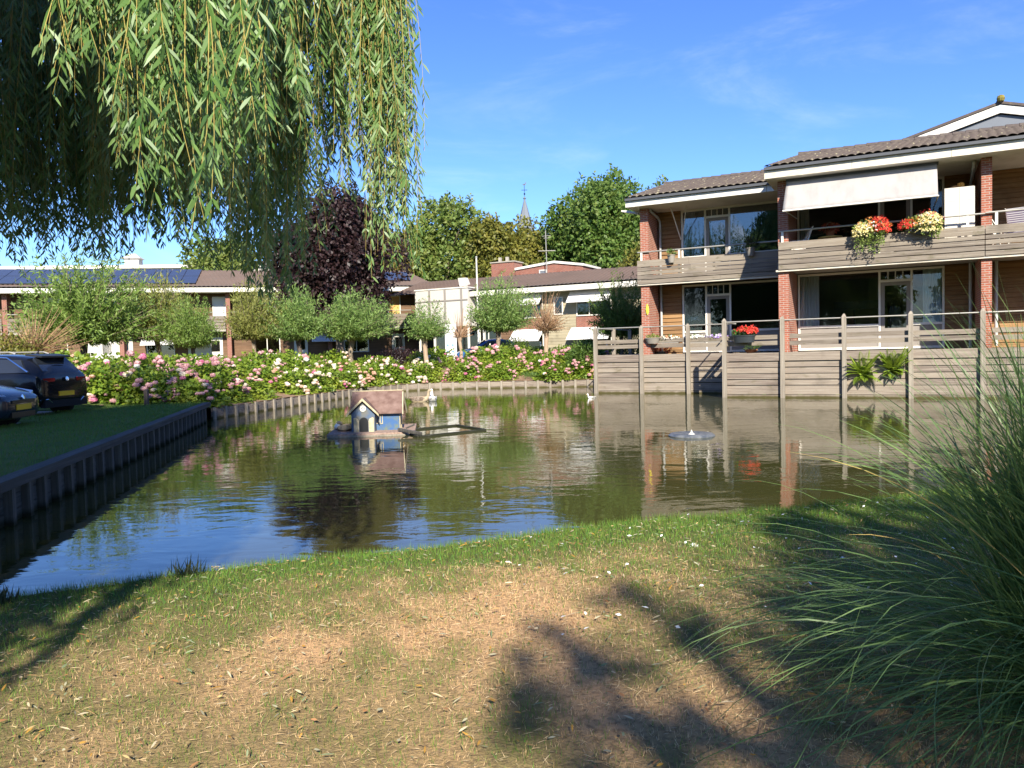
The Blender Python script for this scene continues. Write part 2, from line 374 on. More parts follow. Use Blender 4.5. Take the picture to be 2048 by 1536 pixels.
# water
m, t, p, o = newmat('pond_water')
p.inputs['Base Color'].default_value = (.052, .052, .016, 1); p.inputs['Roughness'].default_value = .015; p.inputs['IOR'].default_value = 1.45
p.inputs['Specular IOR Level'].default_value = .62
def wav(scale, st, det):
    c = N(t, 'ShaderNodeTexCoord'); mp = N(t, 'ShaderNodeMapping'); mp.inputs['Scale'].default_value = st; mp.inputs['Rotation'].default_value = (0, 0, R_(12))
    nz = N(t, 'ShaderNodeTexNoise'); nz.inputs['Scale'].default_value = scale; nz.inputs['Detail'].default_value = det; nz.inputs['Distortion'].default_value = .6
    t.links.new(c.outputs['Object'], mp.inputs[0]); t.links.new(mp.outputs[0], nz.inputs[0]); return nz.outputs[0]
w1, w2, w3 = wav(1.5, (1, 1.7, 1), 2), wav(5.5, (.8, 1.5, 1), 3), wav(.35, (1, 1, 1), 2)
ad = N(t, 'ShaderNodeMath', operation='MULTIPLY_ADD'); t.links.new(w2, ad.inputs[0]); ad.inputs[1].default_value = .22; t.links.new(w1, ad.inputs[2])
bn = N(t, 'ShaderNodeBump'); bn.inputs['Distance'].default_value = .012
cal = N(t, 'ShaderNodeMapRange'); cal.inputs[1].default_value = .38; cal.inputs[2].default_value = .62; cal.inputs[3].default_value = .22; cal.inputs[4].default_value = .62
t.links.new(w3, cal.inputs[0]); t.links.new(cal.outputs[0], bn.inputs['Strength'])
t.links.new(ad.outputs[0], bn.inputs['Height']); t.links.new(bn.outputs[0], p.inputs['Normal'])
MB().add([(-13, 3.5, 0), (24, 3.5, 0), (24, 40, 0), (-13, 40, 0)], [(0, 1, 2, 3)])
mb = MB(); mb.add([(-11, 4, 0), (24, 4, 0), (24, 37, 0), (-11, 37, 0)], [(0, 1, 2, 3)])
setp(mb.build('pond_water', m), kind='structure')

# near lawn
NE = np.array([(-9, 2.6), (-6.2, 3.7)] + NEAR)
def edge_y(x): return np.interp(x, NE[:, 0], NE[:, 1])
def edge_n(x): return edge_y(x) + (fbm(x, x*0+3.3, 1.3)-.5)*.16
def lawn_z(x, y):
    e = edge_n(x)-y
    return .225 + .05*sst(0, 1.2, e) + (fbm(x, y, .8)-.5)*.05 - .05*sst(.16, 0, e) + .2*sst(-3.9, -5.6, x)
def dryness(x, y):
    e = edge_y(x)-y
    dr = sst(.35, 1.75, e + (fbm(x, y, 1.1)-.5)*1.2)
    dr *= .62+.38*sst(.42, .56, fbm(x+7, y, .75))
    dr *= .55+.45*sst(.38, .52, fbm(x+3, y+1, 2.3))
    dr *= 1-.75*sst(.6, 2.2, x)*sst(2.4, 4.6, y)
    dr *= .35 + .65*sst(-2.6, -1.0, x + .35*(y-3.2))
    return np.clip(dr + (fbm(x, y+9, 3.7)-.5)*.9*np.clip(dr*2+.1, 0, 1), 0, 1)
xs = np.concatenate([np.arange(-9, -4, .4), np.arange(-4, 5, .08), np.arange(5, 20.1, .6)])
ts = np.concatenate([[0], np.geomspace(.03, 24, 70)])
XX, TT = np.meshgrid(xs, ts, indexing='ij'); YY = edge_n(XX)-TT; ZZ = lawn_z(XX, YY)
V = np.stack([XX, YY, ZZ], -1); n1, n2 = XX.shape
sk = V[:, 0].copy(); sk[:, 2] = -.25; sk[:, 1] -= .02
V = np.concatenate([sk[:, None], V], 1); n2 += 1; idx = np.arange(n1*n2).reshape(n1, n2)
F = np.stack([idx[:-1, :-1], idx[:-1, 1:], idx[1:, 1:], idx[1:, :-1]], -1).reshape(-1, 4)
Vf = V.reshape(-1, 3); dr = dryness(Vf[:, 0], Vf[:, 1])[:, None]
tint = np.array([.065, .095, .024])*(1-dr)+np.array([.50, .31, .16])*dr
m, t, p, o = newmat('lawn_ground'); a = N(t, 'ShaderNodeAttribute', attribute_name='tint')
c1 = vary(t, a.outputs[0], (.13, .09, .05), noise(t, 34, lo=.45, hi=.75)); c1 = vary(t, c1, (.34, .25, .14), noise(t, 70, lo=.55, hi=.8)); t.links.new(c1, p.inputs['Base Color']); p.inputs['Roughness'].default_value = .95; p.inputs['Specular IOR Level'].default_value = .1
bump(t, p, noise(t, 60, lo=0, hi=1), .9, .015); M['lawn'] = m
setp(link('near_lawn', npm('near_lawn', Vf, [F], True, tint), M['lawn']), kind='structure')

# left lawn beside the timber bank
ys = np.arange(2.0, 22.6, .25); us = np.linspace(0, 1, 24)
def left_z(x, y): return .47 + (fbm(x, y, .6)-.5)*.05
rows = []
for y in ys:
    x1 = lbx(y)-.04; x0 = (-10.5 if y < 17 else -11.7)-.15*math.sin(y*.9) if 12.5 < y < 20.6 else -16
    rows.append([(x0+(x1-x0)*u, y, float(left_z(x0+(x1-x0)*u, y)) - (.05 if u == 0 else 0)) for u in us])
V = np.array(rows); n1, n2 = V.shape[:2]; idx = np.arange(n1*n2).reshape(n1, n2)
F = np.stack([idx[:-1, :-1], idx[:-1, 1:], idx[1:, 1:], idx[1:, :-1]], -1).reshape(-1, 4)
setp(link('bank_lawn', npm('bank_lawn', V.reshape(-1, 3), [F], True), plain('bank_turf', (.08, .13, .032), .95, .1, dirt=(.15, .16, .055), amt=.9, scale=1.6, bmp=.6)), kind='structure')
mb = MB(); mb.add([(-34, 11.5, .432), (-8.9, 11.5, .432), (-8.9, 21.6, .432), (-34, 21.6, .432)], [(0, 1, 2, 3)])
setp(mb.build('parking_gravel', plain('gravel', (.34, .32, .29), .95, .1, dirt=(.15, .14, .13), amt=1., scale=26, bmp=.7)), kind='structure')

# far bank planting bed
pl = [np.array(q) for q in FAR]; pts = []
for a, b in zip(pl[:-1], pl[1:]):
    n = max(2, int(np.hypot(*(b-a))/.35)); pts += [a+(b-a)*i/n for i in range(n)]
pts.append(pl[-1]); pts = np.array(pts)
tg = np.gradient(pts, axis=0); nr = unit(np.stack([tg[:, 1], -tg[:, 0]], -1))     # outward (away from the water)
for _ in range(6): nr[1:-1] = unit(nr[:-2]+nr[1:-1]+nr[2:])
ds = np.array([0, .3, .7, 1.2, 1.8, 2.5, 3.3, 4.2, 5.2, 6.5, 8])
V = pts[:, None]+nr[:, None]*ds[None, :, None]
zz = far_h(ds)[None, :] + (fbm(V[..., 0], V[..., 1], 1.2)-.5)*.06 + .015
V = np.concatenate([V, zz[..., None]], -1); n1, n2 = V.shape[:2]; idx = np.arange(n1*n2).reshape(n1, n2)
F = np.stack([idx[:-1, :-1], idx[:-1, 1:], idx[1:, 1:], idx[1:, :-1]], -1).reshape(-1, 4)
setp(link('planting_bed', npm('planting_bed', V.reshape(-1, 3), [F], True), M['soil']), kind='structure')

# timber bank walls of the pond
lb = thing('timber_bank_wall', 'dark grey timber bank wall of close set piles under a long capping beam, left of the pond', 'bank wall', (*LB0, 0))
dl = unit(LB1-LB0); LL = float(np.hypot(*(LB1-LB0))); lrz = math.atan2(dl[1], dl[0]); lb.rotation_euler = (0, 0, lrz)   # local x along, -y to the pond
mb = MB(); zc = [-.6, -.05, .13, .3, .42]
for i in range(int(LL/2.2)+1):
    for j in range(4): mb.box(i*2.2+.004, min(LL, i*2.2+2.196), .0, .05, zc[j]+.004, zc[j+1]-.004)
mb.build('plank', M['darkbank'], lb)
mb = MB()
for i in range(5): mb.box(i*3.5, min(LL+.05, i*3.5+3.492), -.115, .075, .405, .515)
mb.build('capping_beam', M['darkbank'], lb)
for i in range(int(LL/.47)):
    mb = MB(); j = random.uniform(-.02, .02); mb.box(i*.47+.1+j, i*.47+.195+j, -.09, -.002, -.6, .404); mb.build('pile', M['pile'], lb)
mb = MB(); mb.box(LL-.06, LL, .052, 1.2, -.6, .40); mb.build('return_plank', M['darkbank'], lb)
fb = thing('timber_bank_edge', 'low pale timber bank edging with evenly spaced battens below the hydrangeas', 'bank edging')
k = 0; acc = 0.
mb = MB(); batt = []
for a, b in zip(pl[:-1], pl[1:]):
    L = float(np.hypot(*(b-a))); dd = (b-a)/L; nn = np.array([dd[1], -dd[0]])
    q = lambda s, o, z: (a[0]+dd[0]*s+nn[0]*o, a[1]+dd[1]*s+nn[1]*o, z)
    for s0, s1, z0, z1 in ((0, L, -.5, .10), (0, L, .106, .30)):
        mb.hexa([q(s0, 0, z0), q(s1, 0, z0), q(s1, .05, z0), q(s0, .05, z0), q(s0, 0, z1), q(s1, 0, z1), q(s1, .05, z1), q(s0, .05, z1)])
    s = acc
    while s < L:
        batt.append([q(s, -.06, -.5), q(s+.10, -.06, -.5), q(s+.10, -.003, -.5), q(s, -.003, -.5), q(s, -.06, .33), q(s+.10, -.06, .33), q(s+.10, -.003, .33), q(s, -.003, .33)]); s += .57
    acc = s-L
mb.build('edging_board', M['wall_wood'], fb)
for h in batt: mb = MB(); mb.hexa(h); mb.build('batten', M['post'], fb)

# ------------------------------------------------------------------ terrace with retaining wall and fence (facade frame: x along, y back, z up)
rw = thing('retaining_wall', 'weathered timber retaining wall standing in the pond with posts and rail fence, below the brick flats', 'retaining wall', uv(0, 0), FRZ)
lev = [(-.4, .095), (.112, .385), (.412, .575), (.602, .765), (.792, .958), (.985, 1.16), (1.19, 1.455)]
def bays(us, v, sgn=1):
    mb = MB()
    for a, b in zip(us[:-1], us[1:]):
        for j, (z0, z1) in enumerate(lev):
            oo = random.uniform(-.006, .006) - (.05 if j == 6 else 0)
            mb.box(a+.003, b-.003, v+.055+oo, v+.10+oo, z0+random.uniform(-.006, .006), z1+random.uniform(-.006, .004))
    mb.build('wall_plank', M['wall_wood'], rw)
    mb = MB()
    for a, b in zip(us[:-1], us[1:]):
        for z0, z1 in ((1.685, 1.825), (1.88, 2.02)):
            t_ = random.uniform(-.012, .012); mb.box(a+.02, b-.02, v+.068, v+.10, z0+t_, z1+t_)
    mb.build('fence_board', M['wood'], rw)
    mb = MB(); mb.tube([(us[0], v+.0, 2.475), (us[-1], v+.0, 2.475)], .021, 8); mb.build('handrail', M['metal'], rw)
UR = [0, 1.82, 3.64, 5.46, 7.28, 9.1, 10.9, 12.7, 14.5]; UL = [-5.26, -3.44, -1.68, 0.02]
bays(UR, 0); bays(UL, 2.0)
def post(u, v, top=2.60, w=.13):
    mb = MB(); h = w/2; lean = random.uniform(-.015, .015)
    mb.rings([[(u-h, v-h, -.6), (u+h, v-h, -.6), (u+h, v+h, -.6), (u-h, v+h, -.6)], [(u-h+lean, v-h, top-.09), (u+h+lean, v-h, top-.09), (u+h+lean, v+h, top-.09), (u-h+lean, v+h, top-.09)],
              [(u-.02+lean, v-.02, top), (u+.02+lean, v-.02, top), (u+.02+lean, v+.02, top), (u-.02+lean, v+.02, top)]])
    mb.build('post', M['post'], rw)
for u in UR: post(u, -.012)
for u in UL[:3]: post(u, 1.988, 2.54)
mb = MB()
for z0, z1 in lev:
    mb.box(.06, .11, .105, 2.05, z0, z1)
mb.build('return_wall', M['wall_wood'], rw)
mb = MB()
for z0, z1 in ((1.685, 1.825), (1.88, 2.02)): mb.box(.07, .10, .105, 2.05, z0, z1)
for z0, z1 in ((1.685, 1.825), (1.88, 2.02)): mb.box(-5.22, -5.19, 2.1, 6.2, z0, z1)
mb.build('return_board', M['wood'], rw)
mb = MB(); mb.tube([(0, 0, 2.475), (0.0, 2.0, 2.45)], .021, 8); mb.tube([(-5.26, 2, 2.475), (-5.26, 6.2, 2.475)], .021, 8); mb.build('handrail', M['metal'], rw)
for v in (4.1, 6.2): post(-5.26, v, 2.52)
mb = MB()
for z0, z1 in lev: mb.box(-5.24, -5.19, 2.105, 6.4, z0, z1)
mb.build('return_wall', M['wall_wood'], rw)
mb = MB(); mb.box(.115, 15, .145, 2.2, .2, 1.435); mb.box(-5.18, 15, 2.205, 14, 1.0, 1.432)
o = mb.build('terrace_paving', M['concrete']); o.location = uv(0, 0); o.rotation_euler = (0, 0, FRZ); setp(o, kind='structure')

# ------------------------------------------------------------------ the brick flats
def cladding(par, u0, u1, v, z0, z1, mat, h=.152, name='cladding'):
    mb = MB(); z = z0
    while z < z1-.01:
        e = min(z1, z+h); mb.prism([(v-.046, z+.006), (v+.02, z+.006), (v+.02, e), (v-.006, e)], u0, u1, 'x'); z += h
    return mb.build(name, mat, par)
def window_wall(par, u0, u1, v, z0, z1, ma, mb_, zs, zt, glass, panels=True, handle=True):
    """wide pane | door with transom | side pane, white frame"""
    f = MB(); W = .065; y0, y1 = v-.035, v+.035
    f.box(u0, u0+W, y0, y1, z0, z1); f.box(u1-W, u1, y0, y1, z0, z1)
    for a in (ma, mb_): f.box(a-W/2, a+W/2, y0-.004, y1, z0, z1)
    f.box(u0+W, ma-W/2, y0, y1, z0, z0+.075); f.box(mb_+W/2, u1-W, y0, y1, z0, z0+.075); f.box(ma+W/2, mb_-W/2, y0, y1, z0, z0+.05)
    f.box(u0+W, ma-W/2, y0, y1, z1-.07, z1); f.box(mb_+W/2, u1-W, y0, y1, z1-.07, z1); f.box(ma+W/2, mb_-W/2, y0, y1, z1-.07, z1)
    f.box(ma+W/2, mb_-W/2, y0-.006, y1, zt, zt+.06)
    for a, b in ((u0+W, ma-W/2), (mb_+W/2, u1-W)):
        f.box(a, b, y0-.02, y1, zs, zs+.075)
    fr = f.build('window_frame', M['frame'], par)
    for a, b in ((u0+W, ma-W/2), (mb_+W/2, u1-W)):
        g = MB(); g.box(a, b, v-.006, v+.006, zs+.077, z1-.072); g.build('pane', glass, fr)
        if panels: g = MB(); g.box(a, b, v-.01, v+.01, z0+.077, zs-.002); g.build('panel', M['grey'], fr)
        else: g = MB(); g.box(a, b, v-.01, v+.01, z0+.077, zs-.002); g.build('panel', M['grey'], fr)
    g = MB(); g.box(ma+W/2, mb_-W/2, v-.006, v+.006, zt+.062, z1-.072); g.build('transom_pane', glass, fr)
    zb_, zt_ = zt+.062, z1-.072; xs_ = [ma+W/2+(mb_-ma-W)*k/4 for k in (1, 2, 3)]; cmb = [(ma+W/2, zb_), (mb_-W/2, zb_), (mb_-W/2, zb_+.02)]
    for x in xs_[::-1]: cmb += [(x+.012, zb_+.02), (x+.012, zt_), (x-.012, zt_), (x-.012, zb_+.02)]
    g = MB(); g.prism(cmb+[(ma+W/2, zb_+.02)], v-.02, v-.008, 'y'); g.build('transom_grille', M['frame'], fr)
    d = MB(); a, b = ma+W/2+.008, mb_-W/2-.008; w_ = .11
    d.box(a, a+w_, v-.03, v+.02, z0+.055, zt-.006); d.box(b-w_, b, v-.03, v+.02, z0+.055, zt-.006)
    d.box(a+w_, b-w_, v-.03, v+.02, zt-.006-w_, zt-.006); d.box(a+w_, b-w_, v-.03, v+.02, z0+.055, z0+.055+.62)
    dr_ = d.build('door', M['grey'], par)
    g = MB(); g.box(a+w_, b-w_, v-.012, v, z0+.677, zt-w_-.008); g.build('door_pane', glass, dr_)
    if handle: g = MB(); g.tube([(a+.055, v-.03, z0+1.08), (a+.055, v-.08, z0+1.08), (a+.19, v-.08, z0+1.085)], .014, 6); g.build('handle', M['metal'], dr_)
    return fr
def curtain(par, u0, u1, v, z0, z1, amp=.035, per=.09):
    n = max(8, int((u1-u0)/per*6))
    mb = MB(); mb.grid(lambda a, b: (u0+(u1-u0)*a, v+amp*math.sin(a*(u1-u0)/per*2*math.pi+.6*math.sin(b*3))*(.5+.5*b)+.02*math.sin(a*9), z1+(z0-z1)*b), n, 8)
    return mb.build('curtain', M['curtain'], par, True)
def room(par, u0, u1, v0, v1, z0, z1, mat):
    mb = MB(); mb.add([(u0, v0, z0), (u1, v0, z0), (u1, v1, z0), (u0, v1, z0), (u0, v0, z1), (u1, v0, z1), (u1, v1, z1), (u0, v1, z1)],
                      [(0, 1, 2, 3), (4, 7, 6, 5), (3, 2, 6, 7), (0, 3, 7, 4), (1, 5, 6, 2)])
    return mb.build('room', mat, par)
def tiled(par, ue0, ue1, ve, ze, ur0, ur1, vr, zr, per=.235, course=.34, amp=.026, name='roof', far=False):
    """pantiles: waves along the eave, a step at every course"""
    L = math.hypot(vr-ve, zr-ze); nc = max(2, int(L/course)); npz = int((ue1-ue0)/per); k = 6
    nu = npz*k
    nz_, nyv = (vr-ve)/L, -(zr-ze)/L          # normal (y=-dz, z=dv)
    us = np.linspace(0, 1, nu+1); V = []; 
    for c in range(nc):
        for e, lift in ((0, .034), (1, .0)):
            s = (c+e)/nc
            ww = amp*(np.abs(np.sin(np.pi*us*npz))**.7*1.6-.5) + lift + rng.normal(size=nu+1)*.002
            x = (ue0+(ur0-ue0)*s)*(1-us)+(ue1+(ur1-ue1)*s)*us
            V.append(np.stack([x, ve+(vr-ve)*s+nyv*ww, ze+(zr-ze)*s+nz_*ww], -1))
    V = np.array(V); n1, n2 = V.shape[:2]; idx = np.arange(n1*n2).reshape(n1, n2)
    F = np.stack([idx[:-1, :-1], idx[:-1, 1:], idx[1:, 1:], idx[1:, :-1]], -1).reshape(-1, 4)
    me = npm(name, V.reshape(-1, 3), [F]); me.materials.append(M['tile_far' if far else 'tile']); me.materials.append(M['tile' if far else 'tile_edge'])
    mi = np.zeros(len(F), np.int32); mi[:(n2-1)] = 1; sel = rng.random(len(F)) < .05; mi[sel] = 1
    me.polygons.foreach_set('material_index', mi)
    return link(name, me, None, par)
def ridge_caps(par, u0, u1, v, z, n=None, parent_mat='tile'):
    mb = MB(); n = n or int((u1-u0)/.36)
    for i in range(n):
        a = u0+(u1-u0)*i/n; b = u0+(u1-u0)*(i+1.04)/n; t_ = random.uniform(-.008, .008)
        mb.tube([(a, v, z+t_), (b, v, z+t_-.012)], [.105, .092], 8)
    return mb.build('ridge_tiles', M[parent_mat], par)
def balcony(par, u0, u1, v, upr, seam=.0, zr=5.265):
    mb = MB(); zs = [(4.06, 4.20), (4.225, 4.365), (4.39, 4.515), (4.54, 4.655), (4.68, 4.915)]
    for z0, z1 in zs:
        cuts = [u0, u0+(u1-u0)*random.uniform(.35, .65), u1]
        for a, b in zip(cuts[:-1], cuts[1:]): mb.box(a+.002, b-.002, v-.02, v+.02, z0+random.uniform(-.006, .006), z1+random.uniform(-.005, .005))
    b_ = mb.build('balcony_front', M['wood'], par)
    mb = MB()
    for u in np.arange(u0+.3, u1, 1.25): mb.box(u-.035, u+.035, v+.023, v+.08, 4.10, 4.9)
    mb.build('upright', M['metal'], b_)
    mb = MB(); mb.tube([(u0, v+.05, zr), (u1, v+.05, zr)], .027, 8); rl = mb.build('balcony_rail', M['metal'], par)
    for u in upr: mb = MB(); mb.box(u-.035, u+.035, v+.03, v+.07, 4.85, zr-.02); mb.build('rail_bracket', M['white'], rl)
def flats(label, loc):
    t_ = thing('brick_flats', label, 'apartment building', loc, FRZ, 'staggered brick flats on the timber terrace'); return t_
def pipe(par, pts, r=.045):
    mb = MB(); mb.tube(pts, r, 10); return mb.build('downpipe', M['pipe'], par, True)
def pier(par, u0, u1, v0, v1, z0, z1):
    mb = MB(); mb.box(u0, u1, v0, v1, z0, z1); return mb.build('brick_pier', M['brick'], par)
# -- projecting block
b2 = flats('projecting two storey brick block with a big pale awning and tiled roof, right', uv(0, 0))
for (a, b) in ((1.72, 2.03), (7.24, 7.50), (12.75, 13.05)):
    pier(b2, a, b, .02, 2.24, 1.436, 4.058); pier(b2, a, b, .02, 2.24, 4.302, 6.846)
window_wall(b2, 2.06, 6.42, 2.2, 1.47, 4.05, 4.57, 5.50, 2.22, 3.64, M['glass'])
window_wall(b2, 2.06, 6.42, 2.2, 4.32, 6.84, 4.57, 5.50, 5.05, 6.45, M['glass'])
for z0, z1 in ((1.44, 4.08), (4.30, 6.84)):
    cladding(b2, 6.425, 7.235, 2.2, z0, z1, M['clad']); cladding(b2, 7.505, 9.4, 2.2, z0, z1, M['clad'])
window_wall(b2, 9.42, 12.7, 2.2, 1.47, 4.05, 11.0, 11.9, 2.22, 3.64, M['glass'])
window_wall(b2, 9.42, 12.7, 2.2, 4.32, 6.84, 11.0, 11.9, 5.05, 6.45, M['glass'])
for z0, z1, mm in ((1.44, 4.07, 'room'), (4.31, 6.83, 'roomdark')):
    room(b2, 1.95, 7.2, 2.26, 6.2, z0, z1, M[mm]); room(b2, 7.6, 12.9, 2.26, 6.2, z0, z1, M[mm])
curtain(b2, 2.13, 2.72, 2.36, 1.95, 4.0); curtain(b2, 5.82, 6.36, 2.36, 1.95, 4.0)
curtain(b2, 2.14, 2.42, 2.36, 4.8, 6.8, .02)
mb = MB(); mb.box(2.9, 4.7, 6.0, 6.18, 2.95, 3.25); mb.box(3.5, 4.6, 5.4, 6.0, 1.45, 2.2); mb.box(3.62, 3.68, 5.5, 5.9, 2.2, 2.9); mb.build('furniture', M['black'], b2)
mb = MB(); mb.rings([[(5.0+.2*math.cos(a)*r_, 3.2+.05*math.sin(a), z) for a in np.linspace(0, 2*math.pi, 14)[:-1]] for z, r_ in ((1.9, .6), (2.1, 1), (2.75, 1), (2.9, .75))]); mb.build('armchair_back', M['black'], b2)
mb = MB(); mb.box(1.70, 13.05, .02, 7.9, 4.085, 4.295); mb.build('floor_slab', M['concrete'], b2)
mb = MB(); mb.box(1.66, 13.1, -.085, .018, 4.0, 4.055); mb.build('edge_beam', M['cream'], b2)
balcony(b2, 1.745, 7.315, -.10, (1.86, 4.0, 6.9), 0); balcony(b2, 7.33, 12.9, -.10, (7.6, 9.6, 11.8), 0, 5.285)
mb = MB()
for a, b in ((1.42, 3.905), (3.915, 6.46), (6.47, 9.6), (9.61, 13.2)): mb.box(a, b, -.62, -.58, 6.85, 7.095)
mb.build('fascia', M['cream'], b2)
mb = MB(); mb.box(1.43, 13.2, -.578, 2.3, 6.850, 6.88); mb.build('soffit', M['white'], b2)
mb = MB(); mb.prism([(-.72, 7.10), (-.585, 7.10), (-.585, 7.2), (-.60, 7.2), (-.60, 7.13), (-.70, 7.13), (-.70, 7.185), (-.72, 7.185)], 1.42, 13.2, 'x'); mb.build('gutter', M['dgrey'], b2)
tiled(b2, 1.42, 13.2, -.70, 7.20, 2.05, 13.2, 3.2, 8.30)
mb = MB(); mb.add([(2.05, 3.2, 8.29), (13.2, 3.2, 8.29), (13.2, 8, 6.95), (1.42, 8, 6.95)], [(0, 1, 2, 3)]); mb.add([(2.05, 3.2, 8.29), (1.43, -.68, 7.19), (1.43, 8, 6.95)], [(0, 1, 2)]); mb.build('roof_back', M['tile_far'], b2)
ridge_caps(b2, 2.0, 13.2, 3.2, 8.32)
mb = MB(); mb.box(1.60, 1.715, 1.5, 7.8, 1.436, 7.1); mb.box(1.72, 13.0, 7.7, 7.9, 1.436, 7.0); mb.build('side_wall', M['brick'], b2)
pipe(b2, [(7.08, .3, 6.84), (7.08, .35, 6.7), (7.1, 1.9, 6.35), (7.1, 2.08, 6.25), (7.1, 2.08, 4.3)], .05); pipe(b2, [(7.12, 2.08, 4.08), (7.12, 2.08, 1.45)], .05); pipe(b2, [(7.78, 1.9, 4.08), (7.78, 1.9, 1.5)], .05)
aw = MB(); A0, A1, vb, zb = 2.03, 6.13, -.86, 5.77
aw.grid(lambda a, b: (A0+(A1-A0)*a-.05*b*(1-a), -.12+(vb+.12)*b-.05*math.sin(b*math.pi), 6.84+(zb-6.84)*b + .008*math.sin(a*40)*b), 40, 8)
awn = aw.build('awning', M['awning'], b2, True); sm = awn.modifiers.new('thick', 'SOLIDIFY'); sm.thickness = .006
mb = MB(); mb.tube([(A0-.05, vb, zb), (A1, vb, zb)], .025, 8); mb.build('awning_bar', M['frame'], awn)
for a in (A0+.02, A1+.01):
    mb = MB(); mb.tube([(a, vb, zb), (a, 2.1, 5.95)], .018, 6); mb.build('awning_arm', M['frame'], awn)
mb = MB(); mb.box(A0-.03, A1+.04, -.2, -.08, 6.77, 6.846); mb.build('awning_case', M['dgrey'], awn)
# -- set back block
b1 = flats('set back two storey brick block beside the big pollard tree, without awning', uv(0, 0))
pier(b1, -3.41, -3.10, 2.0, 3.22, 1.434, 4.058); pier(b1, -3.41, -3.10, 2.0, 3.22, 4.302, 6.826)
for z0, z1 in ((1.44, 4.08), (4.30, 6.83)): cladding(b1, -3.095, -2.215, 3.26, z0, z1, M['clad'])
window_wall(b1, -2.2, 1.58, 3.3, 1.47, 4.03, -1.30, -.42, 2.22, 3.56, M['glass'])
window_wall(b1, -2.2, 1.58, 3.3, 4.32, 6.83, -1.30, -.42, 5.02, 6.45, M['glass_sky'])
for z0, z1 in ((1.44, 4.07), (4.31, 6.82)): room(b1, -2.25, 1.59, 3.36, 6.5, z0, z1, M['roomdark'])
curtain(b1, -2.13, -1.72, 3.45, 4.9, 6.78); curtain(b1, -1.24, -.95, 3.45, 6.4, 6.78, .02)
mb = MB(); mb.grid(lambda a, b: (-1.17+.26*a*(1-.55*math.sin(min(1, b*1.25)*math.pi)), 3.42+.02*math.sin(a*20), 6.3-.95*b), 12, 10); mb.build('curtain', M['curtain'], b1, True)
mb = MB(); mb.box(-3.41, 1.59, 2.0, 8, 4.085, 4.295); mb.build('floor_slab', M['concrete'], b1)
mb = MB(); mb.box(-3.48, 1.6, 1.915, 1.998, 4.0, 4.055); mb.build('edge_beam', M['cream'], b1)
balcony(b1, -3.51, 1.6, 1.90, (-3.36, -1.95, .36), 0, 5.23)
mb = MB()
for a, b in ((-3.75, -1.235), (-1.225, 1.18), (1.19, 1.60)): mb.box(a, b, 1.38, 1.42, 6.83, 7.04)
mb.build('fascia', M['white'], b1)
mb = MB(); mb.box(-3.74, 1.59, 1.422, 3.4, 6.83, 6.86); mb.build('soffit', M['white'], b1)
mb = MB(); mb.prism([(1.28, 7.045), (1.415, 7.045), (1.415, 7.145), (1.4, 7.145), (1.4, 7.075), (1.30, 7.075), (1.30, 7.13), (1.28, 7.13)], -3.75, 1.6, 'x'); mb.build('gutter', M['dgrey'], b1)
tiled(b1, -3.78, 1.59, 1.30, 7.14, -3.27, 1.59, 5.0, 8.24)
mb = MB(); mb.add([(-3.27, 5, 8.23), (1.59, 5, 8.23), (1.59, 9, 6.95), (-3.78, 9, 6.95)], [(0, 1, 2, 3)]); mb.add([(-3.27, 5, 8.23), (-3.77, 1.32, 7.13), (-3.77, 9, 6.95)], [(0, 1, 2)]); mb.build('roof_back', M['tile_far'], b1)
ridge_caps(b1, -3.3, 1.59, 5.0, 8.26)
mb = MB(); mb.box(-3.405, -3.3, 3.225, 8.8, 1.434, 7.0); mb.box(-3.29, 1.59, 8.6, 8.8, 1.434, 7.0); mb.build('side_wall', M['brick'], b1)
pipe(b1, [(-3.06, 2.15, 6.82), (-3.06, 2.2, 6.74), (-3.0, 3.0, 6.6), (-2.98, 3.14, 6.45), (-2.98, 3.14, 4.3)]); pipe(b1, [(-2.98, 3.14, 4.08), (-2.98, 3.14, 1.45)])
mb = MB(); mb.tube([(-2.33, 2.3, 6.82), (-2.2, 3.2, 5.75)], .022, 6); mb.tube([(-1.75, 2.3, 6.82), (-2.15, 3.2, 5.75)], .015, 6); mb.build('soffit_strut', M['frame'], b1)
lm = thing('flood_lamp', 'white wall lamp with a long flat head on the corner pier', 'lamp', uv(-3.5, 2.55), FRZ)
mb = MB(); mb.rings([[(-.78+.0*k, -.09, 6.90), (-.78, .09, 6.90), (-.78, .07, 6.95), (-.78, -.07, 6.95)], [(-.5, -.12, 6.82), (-.5, .12, 6.82), (-.5, .09, 6.91), (-.5, -.09, 6.91)], [(-.12, -.07, 6.73), (-.12, .07, 6.73), (-.12, .05, 6.80), (-.12, -.05, 6.80)]]); mb.build('lamp_head', M['white'], lm)
mb = MB(); mb.beam((-.12, 0, 6.765), (.0, 0, 6.745), .06, .06); mb.box(.0, .088, -.06, .06, 6.66, 6.82); mb.build('bracket', M['metal'], lm)
